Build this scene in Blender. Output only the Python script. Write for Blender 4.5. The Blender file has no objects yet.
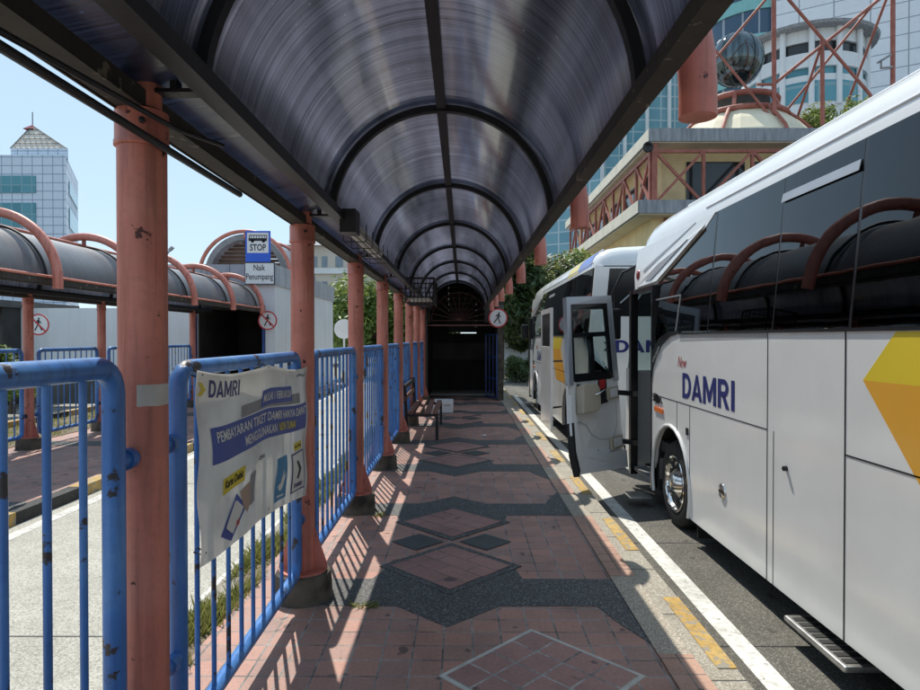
import bpy, bmesh, math, random
from mathutils import Vector, Matrix
random.seed(7)
R = math.radians
sc = bpy.context.scene
col = sc.collection
F, VX, VY, EYE = 640.0, 462.5, 338.0, 1.6

def P(px, py, d):                       # photo pixel at depth d -> world point
    return Vector(((px - VX) * d / F, d, EYE - (py - VY) * d / F))

# ------------------------------------------------------------------ materials
def nodes_of(m):
    m.use_nodes = True
    nt = m.node_tree
    nt.nodes.clear()
    return nt, nt.nodes, nt.links

def N(nt, typ, **kw):
    n = nt.nodes.new(typ)
    for k, v in kw.items():
        if k in n.inputs:
            n.inputs[k].default_value = v
        else:
            setattr(n, k, v)
    return n

def ramp(nt, fac, stops, interp='LINEAR'):
    r = nt.nodes.new('ShaderNodeValToRGB')
    r.color_ramp.interpolation = interp
    el = r.color_ramp.elements
    while len(el) < len(stops):
        el.new(0.5)
    for e, (p, c) in zip(el, stops):
        e.position = p
        e.color = (c[0], c[1], c[2], 1) if hasattr(c, '__len__') else (c, c, c, 1)
    nt.links.new(fac, r.inputs[0])
    return r.outputs[0]

def mix(nt, a, b, fac, blend='MIX'):
    m = nt.nodes.new('ShaderNodeMix')
    m.data_type = 'RGBA'
    m.blend_type = blend
    for sock, v in ((m.inputs[0], fac), (m.inputs[6], a), (m.inputs[7], b)):
        if hasattr(v, 'is_linked') or hasattr(v, 'links'):
            nt.links.new(v, sock)
        elif hasattr(v, '__len__'):
            sock.default_value = (v[0], v[1], v[2], 1)
        else:
            sock.default_value = v
    return m.outputs[2]

def coords(nt, scale=(1, 1, 1), rot=(0, 0, 0), loc=(0, 0, 0), world=False):
    if world:
        g = nt.nodes.new('ShaderNodeNewGeometry')
        src = g.outputs['Position']
    else:
        g = nt.nodes.new('ShaderNodeTexCoord')
        src = g.outputs['Object']
    mp = nt.nodes.new('ShaderNodeMapping')
    mp.inputs['Scale'].default_value = scale
    mp.inputs['Rotation'].default_value = rot
    mp.inputs['Location'].default_value = loc
    nt.links.new(src, mp.inputs[0])
    return mp.outputs[0]

def noise(nt, vec, scale, detail=4, rough=0.55):
    n = nt.nodes.new('ShaderNodeTexNoise')
    n.inputs['Scale'].default_value = scale
    n.inputs['Detail'].default_value = detail
    n.inputs['Roughness'].default_value = rough
    if vec is not None:
        nt.links.new(vec, n.inputs['Vector'])
    return n.outputs[0]

def finish(nt, color, rough=0.6, metal=0.0, bump=None, bstr=0.3, bdist=0.01, spec=0.5, coat=0.0, coat_rough=0.1):
    p = nt.nodes.new('ShaderNodeBsdfPrincipled')
    o = nt.nodes.new('ShaderNodeOutputMaterial')
    for name, v in (('Base Color', color), ('Roughness', rough), ('Metallic', metal)):
        if hasattr(v, 'links'):
            nt.links.new(v, p.inputs[name])
        elif hasattr(v, '__len__'):
            p.inputs[name].default_value = (v[0], v[1], v[2], 1)
        else:
            p.inputs[name].default_value = v
    p.inputs['Specular IOR Level'].default_value = spec
    p.inputs['Coat Weight'].default_value = coat
    p.inputs['Coat Roughness'].default_value = coat_rough
    if bump is not None:
        b = nt.nodes.new('ShaderNodeBump')
        b.inputs['Strength'].default_value = bstr
        b.inputs['Distance'].default_value = bdist
        nt.links.new(bump, b.inputs['Height'])
        nt.links.new(b.outputs[0], p.inputs['Normal'])
    nt.links.new(p.outputs[0], o.inputs[0])
    return p

def mat_plain(name, c, rough=0.6, var=0.25, scale=3.0, metal=0.0, bump=0.0, coat=0.0, dark=None, stretch=(1, 1, 1), spec=0.5):
    m = bpy.data.materials.new(name)
    nt, _, _ = nodes_of(m)
    v = coords(nt, stretch)
    n1 = noise(nt, v, scale, 6)
    lo = tuple(x * (1 - var) for x in c) if dark is None else dark
    hi = tuple(min(1, x * (1 + var * .5)) for x in c)
    cc = ramp(nt, n1, [(0.3, lo), (0.55, c), (0.75, hi)])
    n2 = noise(nt, v, scale * 14, 4)
    finish(nt, cc, rough, metal, n2 if bump else None, bump, 0.006, spec, coat)
    return m

def mat_paint(name, c, chip=(0.03, 0.028, 0.03), amount=0.36, fade=None, rough=0.42, scale=9.0):
    """painted steel: faded patches, grime and chips through to dark metal"""
    m = bpy.data.materials.new(name)
    nt, _, _ = nodes_of(m)
    v = coords(nt, world=True)
    fade = fade or tuple(min(1, x * 1.25 + .02) for x in c)
    base = ramp(nt, noise(nt, v, 2.3, 5), [(0.35, tuple(x * .8 for x in c)), (0.5, c), (0.72, fade)])
    gr = ramp(nt, noise(nt, v, 30, 6, .7), [(0.28, 0.72), (0.5, 1.0)])
    base = mix(nt, base, gr, 0.6, 'MULTIPLY')
    run = ramp(nt, noise(nt, coords(nt, (26, 26, 1.6), world=True), 1.0, 5, .6), [(0.34, 0.62), (0.5, 1.0), (0.72, 1.10)])
    base = mix(nt, base, run, 0.75, 'MULTIPLY')
    n = noise(nt, v, scale, 8, .62)
    mask = ramp(nt, n, [(amount - .01, 1.0), (amount + .01, 0.0)])
    colr = mix(nt, base, chip, mask)
    inv = ramp(nt, n, [(amount - .02, 0.0), (amount + .02, 1.0)])
    finish(nt, colr, rough, 0, inv, 0.35, 0.004)
    return m

def mat_brick(name, c1, c2, mortar, w, h, msize, world=True, rot=0.0, loc=(0, 0, 0), offset=0.0, rough=0.6, plane='xy', stain=0.35, bstr=.5, freq=2):
    m = bpy.data.materials.new(name)
    nt, _, _ = nodes_of(m)
    if plane == 'xy':
        v = coords(nt, (1, 1, 1), (0, 0, rot), loc, world)
    elif plane == 'xz':
        v = coords(nt, (1, 1, 1), (R(-90), 0, rot), loc, world)
    else:
        v = coords(nt, (1, 1, 1), (R(-90), 0, R(90)), loc, world)
    if plane != 'xy':   # swizzle so that u is the horizontal run and v the height
        s = nt.nodes.new('ShaderNodeSeparateXYZ')
        g = nt.nodes.new('ShaderNodeNewGeometry')
        nt.links.new(g.outputs['Position'], s.inputs[0])
        cb = nt.nodes.new('ShaderNodeCombineXYZ')
        nt.links.new(s.outputs[0 if plane == 'xz' else 1], cb.inputs[0])
        nt.links.new(s.outputs[2], cb.inputs[1])
        v = cb.outputs[0]
    b = nt.nodes.new('ShaderNodeTexBrick')
    b.offset = offset
    b.offset_frequency = freq
    b.squash = 1.0
    for k, val in (('Scale', 1.0), ('Mortar Size', msize), ('Mortar Smooth', 0.1), ('Bias', 0.0), ('Brick Width', w), ('Row Height', h)):
        b.inputs[k].default_value = val
    b.inputs['Color1'].default_value = (*c1, 1)
    b.inputs['Color2'].default_value = (*c2, 1)
    b.inputs['Mortar'].default_value = (*mortar, 1)
    if plane == 'xy':      # joints partly packed with dirt
        nt.links.new(ramp(nt, noise(nt, coords(nt, world=True), 3.1, 5, .7), [(0.40, tuple(x * .22 for x in mortar)), (0.58, mortar)]), b.inputs['Mortar'])
    nt.links.new(v, b.inputs['Vector'])
    wv = coords(nt, world=True)
    st = ramp(nt, noise(nt, wv, 1.7, 7, .65), [(0.3, 0.55), (0.5, 0.95), (0.7, 1.15)])
    c = mix(nt, b.outputs['Color'], st, stain, 'MULTIPLY')
    fine = ramp(nt, noise(nt, wv, 55, 5, .7), [(0.3, 0.72), (0.65, 1.12)])
    c = mix(nt, c, fine, stain, 'MULTIPLY')
    spots = ramp(nt, noise(nt, wv, 7.5, 2, .4), [(0.68, 0.0), (0.71, 1.0)])
    c = mix(nt, c, (0.035, 0.03, 0.03), mix(nt, (0, 0, 0), spots, stain))
    inv = nt.nodes.new('ShaderNodeMath'); inv.operation = 'SUBTRACT'
    inv.inputs[0].default_value = 1.0
    nt.links.new(b.outputs['Fac'], inv.inputs[1])
    finish(nt, c, rough, 0, inv.outputs[0], bstr, 0.004)
    return m

def mat_speckle(name, base, fleck, scale=120, rough=0.7, thr=0.6, patch=.35, tracks=False):
    m = bpy.data.materials.new(name)
    nt, _, _ = nodes_of(m)
    v = coords(nt, world=True)
    vo = nt.nodes.new('ShaderNodeTexVoronoi')
    vo.inputs['Scale'].default_value = scale
    nt.links.new(v, vo.inputs['Vector'])
    sep = nt.nodes.new('ShaderNodeSeparateColor')
    nt.links.new(vo.outputs['Color'], sep.inputs[0])
    c = ramp(nt, sep.outputs[0], [(0.0, tuple(x * .6 for x in base)), (thr, base), (thr + .05, tuple((a + b) / 2 for a, b in zip(base, fleck))), (1.0, fleck)])
    st = ramp(nt, noise(nt, v, 2.2, 6), [(0.3, 0.65), (0.7, 1.2)])
    c = mix(nt, c, st, patch, 'MULTIPLY')
    if tracks:         # oil drips and tyre marks along the lane
        tr = ramp(nt, noise(nt, coords(nt, (2.6, .12, 1), world=True), 1.0, 5, .6), [(0.36, .55), (0.52, 1.0), (.75, 1.12)])
        c = mix(nt, c, tr, .8, 'MULTIPLY')
        dr = ramp(nt, noise(nt, coords(nt, world=True), 5.5, 3, .5), [(0.66, 1.0), (0.72, .35)])
        c = mix(nt, c, dr, .8, 'MULTIPLY')
    finish(nt, c, rough, 0, vo.outputs['Distance'], .4, 0.003)
    return m

def mat_glass(name, tint=(0.10, 0.11, 0.12), ior=1.75, rough=0.012, wobble=0.03):
    m = bpy.data.materials.new(name)
    nt, _, L = nodes_of(m)
    t = N(nt, 'ShaderNodeBsdfTransparent')
    t.inputs[0].default_value = (*tint, 1)
    g = N(nt, 'ShaderNodeBsdfGlossy')
    g.inputs['Roughness'].default_value = rough
    g.inputs['Color'].default_value = (.9, .93, .95, 1)
    if wobble:
        b = nt.nodes.new('ShaderNodeBump')
        b.inputs['Strength'].default_value = wobble
        b.inputs['Distance'].default_value = .05
        L.new(noise(nt, coords(nt, world=True), 1.6, 2), b.inputs['Height'])
        L.new(b.outputs[0], g.inputs['Normal'])
    fr = N(nt, 'ShaderNodeFresnel')
    fr.inputs['IOR'].default_value = ior
    mx = N(nt, 'ShaderNodeMixShader')
    o = N(nt, 'ShaderNodeOutputMaterial')
    L.new(fr.outputs[0], mx.inputs[0]); L.new(t.outputs[0], mx.inputs[1]); L.new(g.outputs[0], mx.inputs[2])
    L.new(mx.outputs[0], o.inputs[0])
    return m

def mat_vault(name, trans, base, gloss_rough=0.22, dust=0.0):
    """grimy blue-grey plastic sheet: streaks run round the curve, some daylight soaks through"""
    m = bpy.data.materials.new(name)
    nt, _, L = nodes_of(m)
    v = coords(nt, (0.5, 26, 0.5), world=True)
    v2 = coords(nt, (.35, 95, .35), world=True)
    n1 = noise(nt, v, 1.0, 6, .65)
    n2 = noise(nt, v2, 1.0, 4, .7)
    big = noise(nt, coords(nt, (2.2, .22, 2.2), world=True), 1.0, 3)
    s = mix(nt, ramp(nt, n1, [(0.34, 0.55), (0.66, 1.4)]), ramp(nt, n2, [(0.36, 0.5), (0.64, 1.65)]), 0.6)
    s = mix(nt, s, ramp(nt, big, [(0.35, 0.45), (0.65, 1.45)]), 0.85, 'MULTIPLY')
    sp_ = ramp(nt, noise(nt, coords(nt, world=True), 46, 2, .4), [(0.74, 0.0), (0.77, 1.0)])
    s = mix(nt, s, (3.0, 3.0, 2.9), mix(nt, (0, 0, 0), sp_, .5))
    tc = mix(nt, trans, s, 1.0, 'MULTIPLY')
    dc = mix(nt, base, s, 0.7, 'MULTIPLY')
    if dust:
        dn = ramp(nt, noise(nt, coords(nt, (1.5, 1.5, 1.5), world=True), 1.0, 6), [(0.3, dust * .6), (0.7, dust)])
        dc = mix(nt, dc, (0.22, 0.22, 0.22), dn)
    p = N(nt, 'ShaderNodeBsdfPrincipled')
    L.new(dc, p.inputs['Base Color'])
    rr = ramp(nt, n2, [(0.3, gloss_rough * .7), (0.7, gloss_rough * 1.5)])
    L.new(rr, p.inputs['Roughness'])
    p.inputs['Specular IOR Level'].default_value = .5
    p.inputs['IOR'].default_value = 1.9
    t = N(nt, 'ShaderNodeBsdfTranslucent')
    L.new(tc, t.inputs[0])
    ad = N(nt, 'ShaderNodeAddShader')
    L.new(p.outputs[0], ad.inputs[0]); L.new(t.outputs[0], ad.inputs[1])
    o = N(nt, 'ShaderNodeOutputMaterial')
    L.new(ad.outputs[0], o.inputs[0])
    return m

def mat_leaf(name, c1, c2, c3):
    m = bpy.data.materials.new(name)
    nt, _, L = nodes_of(m)
    g = nt.nodes.new('ShaderNodeNewGeometry')
    c = ramp(nt, g.outputs['Random Per Island'], [(0.0, c1), (0.5, c2), (1.0, c3)])
    p = N(nt, 'ShaderNodeBsdfPrincipled', Roughness=0.5)
    L.new(c, p.inputs['Base Color'])
    t = N(nt, 'ShaderNodeBsdfTranslucent')
    L.new(mix(nt, c, (1.0, 1.0, 0.35), 0.25), t.inputs[0])
    mx = N(nt, 'ShaderNodeMixShader'); mx.inputs[0].default_value = .32
    o = N(nt, 'ShaderNodeOutputMaterial')
    L.new(p.outputs[0], mx.inputs[1]); L.new(t.outputs[0], mx.inputs[2]); L.new(mx.outputs[0], o.inputs[0])
    return m

T = 0.1528
M = {}
M['red'] = mat_paint('red_painted_steel', (0.60, 0.20, 0.145), (0.09, 0.025, 0.02), .345, (0.64, .27, .205), .5, 14)
M['red_old'] = mat_paint('faded_red_steel', (0.36, 0.11, 0.075), (0.16, 0.05, 0.03), .33, (0.42, .16, .12), .6, 5)
M['blue'] = mat_paint('blue_painted_steel', (0.055, 0.185, 0.50), (0.035, 0.03, 0.035), .392, (0.12, .29, .60), .36, 8.5)
M['blue_dark'] = mat_paint('dark_blue_steel', (0.02, 0.07, 0.26), (0.03, 0.03, 0.035), .33)
M['black_steel'] = mat_plain('black_grimy_steel', (0.012, 0.012, 0.013), .5, .5, 6, bump=.2)
M['beam'] = mat_paint('weathered_brown_steel_beam', (.034, .029, .023), (.17, .145, .11), .37, (.055, .047, .038), .75, 11)
M['vault_in'] = mat_vault('smoky_plastic_inner', (.170, .176, .202), (.013, .015, .022), .10)
M['vault_side'] = mat_vault('smoky_side_strip', (.10, .115, .16), (.02, .025, .038), .34)
M['vault_out'] = mat_vault('smoky_plastic_outer', (.23, .225, .25), (.03, .033, .042), .35, .45)
M['footing'] = mat_plain('mouldy_concrete', (0.10, .088, .07), .9, .6, 7, bump=.6, dark=(.02, .018, .015))
M['concrete'] = mat_plain('concrete', (0.30, .29, .26), .9, .3, 2.5, bump=.4)
M['tile'] = mat_brick('terracotta_pavers', (.47, .24, .18), (.34, .205, .168), (.36, .34, .31), T, T, .0052, True, 0, (.10, .05, 0), stain=.7)
M['tile_pale'] = mat_brick('terracotta_pavers_pale', (.46, .28, .205), (.40, .23, .165), (.26, .24, .22), T, T, .004, True, 0, (.0, .05, 0), stain=.6)
M['tile_rot'] = mat_brick('terracotta_pavers_diamond', (.38, .20, .165), (.31, .165, .14), (.15, .14, .13), .30, .15, .004, False, R(45), (0, 0, 0), offset=.5, stain=.7)
M['tile_rot_pale'] = mat_brick('terracotta_pavers_diamond_pale_joints', (.40, .215, .18), (.33, .18, .152), (.50, .48, .44), .1625, .1625, .006, False, R(45), (0, 0, 0), stain=.7)
M['granite'] = mat_speckle('dark_pebble_wash', (.062, .063, .060), (.30, .30, .29), 190, .65, .80)
M['granite_slab'] = mat_plain('smooth_dark_slab', (.055, .062, .060), .55, .4, 6, bump=.2)
M['aggregate'] = mat_speckle('pebble_wash_sunlit_tone', (.36, .31, .24), (.58, .53, .45), 190, .85, .6)  # pebble wash again, its sunlit beige look put into the colour
M['joint'] = mat_plain('pale_joint_mortar', (.56, .55, .50), .9, .3, 8)
M['kerb'] = mat_speckle('worn_kerb_concrete', (.37, .335, .27), (.50, .48, .42), 160, .9, .75)
M['kerb_yellow'] = mat_paint('worn_yellow_kerb_paint', (.46, .29, .075), (.27, .245, .195), .455, (.52, .38, .15), .75, 16)
M['kerb_black'] = mat_paint('worn_black_kerb_paint', (.025, .025, .025), (.15, .14, .12), .36, (.04, .04, .04), .75, 14)
M['line'] = mat_paint('worn_white_line', (.66, .65, .60), (.24, .23, .20), .36, (.75, .74, .70), .8, 24)
M['road_concrete'] = mat_speckle('pale_concrete_road', (.45, .43, .37), (.51, .50, .44), 110, .9, .6, .45)  # light grey concrete of the left road
M['asphalt'] = mat_speckle('asphalt', (.125, .118, .10), (.25, .24, .21), 150, .9, .78, .6, True)
M['ground'] = mat_speckle('dusty_ground', (.26, .25, .22), (.33, .32, .29), 40, .95, .6)
M['soil'] = mat_plain('dry_soil', (.20, .16, .105), .95, .45, 12, bump=.8)
M['grass'] = mat_leaf('grass_blades', (.10, .13, .02), (.17, .19, .035), (.26, .23, .07))
def mat_coach():
    m = bpy.data.materials.new('white_coach_paint'); nt, _, _ = nodes_of(m)
    v = coords(nt, world=True)
    c = ramp(nt, noise(nt, v, 1.3, 6, .65), [(0.32, (.75, .75, .73)), (0.6, (.80, .80, .785))])
    runs = ramp(nt, noise(nt, coords(nt, (3, 18, .7), world=True), 1.0, 5, .65), [(0.36, (.80, .78, .73)), (0.52, (1, 1, 1))])
    c = mix(nt, c, runs, .04, 'MULTIPLY')
    specks = ramp(nt, noise(nt, v, 38, 3, .5), [(0.69, 0.0), (0.73, 1.0)])
    c = mix(nt, c, (.33, .30, .26), mix(nt, (0, 0, 0), specks, .10))
    finish(nt, c, ramp(nt, noise(nt, v, 3, 4), [(0.3, .12), (0.7, .24)]), 0, noise(nt, v, 1.8, 2), .10, .05, .5, .4)
    return m
M['white_coach'] = mat_coach()
M['grey_plastic'] = mat_plain('grey_plastic', (.42, .42, .41), .5, .1)
M['trim_grey'] = mat_plain('silver_trim', (.38, .39, .41), .35, .1, metal=.4)
M['chrome'] = mat_plain('chrome', (.78, .76, .72), .12, .15, 8, metal=1.0)
M['alu'] = mat_plain('brushed_aluminium', (.55, .55, .53), .35, .3, 12, metal=.9)
M['rubber'] = mat_plain('black_rubber', (.016, .016, .016), .75, .3, 5)
M['black_gloss'] = mat_plain('black_gloss_trim', (.010, .010, .011), .25, .2)
M['interior'] = mat_plain('dark_coach_interior', (.022, .022, .024), .8, .3)
M['interior_grey'] = mat_plain('grey_coach_interior', (.20, .20, .20), .7, .15)
M['seat'] = mat_plain('dark_seat_fabric', (.018, .019, .024), .9, .3, 20)
M['navy'] = mat_plain('navy_lettering', (.018, .024, .16), .4, .05)
M['red_letter'] = mat_plain('red_lettering', (.45, .03, .03), .4, .05)
M['yellow'] = mat_plain('livery_yellow', (.80, .60, .03), .3, .05, coat=.3)
M['orange'] = mat_plain('livery_orange', (.80, .40, .035), .3, .05, coat=.3)
M['royal'] = mat_plain('livery_blue', (.05, .10, .48), .3, .05, coat=.3)
M['amber'] = mat_plain('amber_reflector', (.75, .17, .02), .2, .1)
M['maroon'] = mat_plain('maroon_lens', (.30, .05, .045), .25, .1)
M['beige'] = mat_plain('beige_plastic', (.50, .44, .34), .5, .08)
M['door_inner'] = mat_plain('door_inner_panel', (.80, .79, .76), .45, .08)
M['glass'] = mat_glass('tinted_coach_glass', (.14, .15, .155), 1.52)
M['glass_clear'] = mat_glass('clear_glass', (.78, .84, .82), 1.45, .01, 0)
M['banner'] = mat_plain('dirty_white_vinyl', (.80, .79, .76), .45, .18, 3.2, dark=(.66, .65, .62))
def backlit(m, f):       # thin vinyl lets some daylight through
    nt = m.node_tree; p = next(n for n in nt.nodes if n.type == 'BSDF_PRINCIPLED'); o = next(n for n in nt.nodes if n.type == 'OUTPUT_MATERIAL')
    t = nt.nodes.new('ShaderNodeBsdfTranslucent'); mx = nt.nodes.new('ShaderNodeMixShader'); mx.inputs[0].default_value = f
    nt.links.new(p.inputs['Base Color'].links[0].from_socket, t.inputs[0])
    nt.links.new(p.outputs[0], mx.inputs[1]); nt.links.new(t.outputs[0], mx.inputs[2]); nt.links.new(mx.outputs[0], o.inputs[0])
backlit(M['banner'], .5)
M['banner_blue'] = mat_plain('banner_blue_print', (.045, .085, .36), .45, .15, 5)
M['banner_white'] = mat_plain('banner_white_print', (.72, .71, .67), .5, .1)
M['banner_grey'] = mat_plain('banner_grey_print', (.27, .27, .28), .5, .2, 6)
M['banner_yellow'] = mat_plain('banner_yellow_print', (.72, .58, .04), .5, .1)
M['banner_cyan'] = mat_plain('banner_cyan_print', (.05, .24, .44), .5, .15)
M['banner_skin'] = mat_plain('banner_tan_print', (.42, .30, .22), .5, .15)
M['ink'] = mat_plain('black_ink', (.012, .012, .014), .6, .1)
M['sign_blue'] = mat_plain('traffic_blue', (.02, .11, .62), .4, .06)
M['sign_white'] = mat_plain('sign_white', (.72, .72, .72), .45, .08)
M['sign_red'] = mat_plain('sign_red', (.55, .03, .04), .4, .08)
M['tape'] = mat_plain('pale_tape', (.50, .47, .43), .6, .12, 12)
M['wood'] = mat_plain('worn_bench_slats', (.22, .10, .07), .6, .4, 6, stretch=(8, 1, 8))
M['bark'] = mat_plain('bark', (.09, .07, .05), .95, .4, 6, bump=.8, stretch=(6, 6, 1))
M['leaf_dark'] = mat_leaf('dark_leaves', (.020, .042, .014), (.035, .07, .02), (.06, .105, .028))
M['leaf_bright'] = mat_leaf('bright_leaves', (.055, .11, .015), (.10, .17, .025), (.16, .235, .04))
def mat_wall():
    m = bpy.data.materials.new('stained_white_wall'); nt, _, _ = nodes_of(m)
    v = coords(nt, world=True)
    c = ramp(nt, noise(nt, v, .6, 6, .6), [(0.3, (.66, .68, .69)), (0.65, (.74, .76, .77))])
    runs = ramp(nt, noise(nt, coords(nt, (5, 5, .35), world=True), 1.0, 6, .65), [(0.33, (.62, .60, .56)), (0.5, (1, 1, 1))])
    c = mix(nt, c, runs, .22, 'MULTIPLY')
    finish(nt, c, .85, 0, noise(nt, v, 14, 4), .15, .01)
    return m
M['white_wall'] = mat_wall()
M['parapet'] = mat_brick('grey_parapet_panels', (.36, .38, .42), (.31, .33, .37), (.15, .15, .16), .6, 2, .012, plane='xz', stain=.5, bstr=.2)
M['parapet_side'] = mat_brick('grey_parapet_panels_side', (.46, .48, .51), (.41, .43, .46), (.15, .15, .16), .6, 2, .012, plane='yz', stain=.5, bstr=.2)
M['cream'] = mat_plain('stained_cream_render', (.86, .66, .36), .9, .2, .8, bump=.2)
M['slab_grey'] = mat_plain('streaked_grey_fascia', (.30, .31, .33), .85, .4, 2, stretch=(3, 3, .4))
M['slab_white'] = mat_plain('pale_soffit', (.74, .68, .56), .85, .15, 1)
M['dark_glass'] = mat_plain('dark_building_glass', (.035, .038, .04), .08, .4, .5)  # plain dark glass
M['dome'] = mat_plain('cream_dome', (.76, .68, .50), .8, .12, 1)
M['dark_wall'] = mat_plain('near_black_wall', (.045, .043, .040), .85, .4, 2)  # near-black base colour, varied at random
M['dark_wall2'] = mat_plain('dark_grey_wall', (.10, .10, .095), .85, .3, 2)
M['louvre'] = mat_plain('dull_louvre', (.16, .15, .13), .7, .2)
M['pink_rod'] = mat_plain('dull_pink_rods', (.20, .10, .09), .6, .2)
M['white_tile'] = mat_brick('white_cladding_panels', (.78, .80, .83), (.74, .76, .80), (.33, .35, .39), 2.6, 1.5, .05, plane='xz', stain=.15, bstr=.1)
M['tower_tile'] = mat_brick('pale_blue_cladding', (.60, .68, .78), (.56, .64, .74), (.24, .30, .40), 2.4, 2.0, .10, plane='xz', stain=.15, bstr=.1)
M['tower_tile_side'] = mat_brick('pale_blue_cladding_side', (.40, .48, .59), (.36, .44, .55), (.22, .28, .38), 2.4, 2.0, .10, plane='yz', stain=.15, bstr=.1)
def mat_glasswall(name, c1, c2, mull, w, h, ms, plane='xz', rough=.12):
    m = mat_brick(name, c1, c2, mull, w, h, ms, plane=plane, stain=.12, bstr=.05, rough=rough)
    return m
M['teal_glass'] = mat_glasswall('teal_window_glass', (.06, .22, .28), (.10, .30, .36), (.20, .34, .38), 2.4, 3.4, .12)
M['navy_glass'] = mat_glasswall('dark_blue_window_glass', (.035, .075, .13), (.06, .11, .17), (.30, .34, .38), 1.4, 20, .08)
M['teal_band'] = mat_plain('teal_spandrel', (.22, .48, .47), .35, .08)
M['tower_glass'] = mat_glasswall('pale_teal_curtain_wall', (.13, .30, .38), (.20, .38, .45), (.42, .52, .56), 2.0, 1.7, .10)
M['pyramid'] = mat_plain('pale_pyramid_glass', (.62, .56, .48), .4, .15, .1)
M['orb'] = mat_plain('dark_orb_painted_reflections', (.13, .16, .17), .06, .8, 1.0, .9, stretch=(3.2, 3.2, .22))  # upright streaks of reflection are painted into the ball's colour
M['apart'] = mat_plain('pale_apartment_render', (.56, .51, .44), .9, .12, .2)
M['apart_win'] = mat_plain('apartment_window', (.20, .25, .30), .3, .3, .5)
M['brown'] = mat_plain('brown_louvre', (.14, .075, .05), .8, .3)
M['tube'] = mat_plain('white_lamp_tube', (.70, .69, .64), .35, .08)

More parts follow.
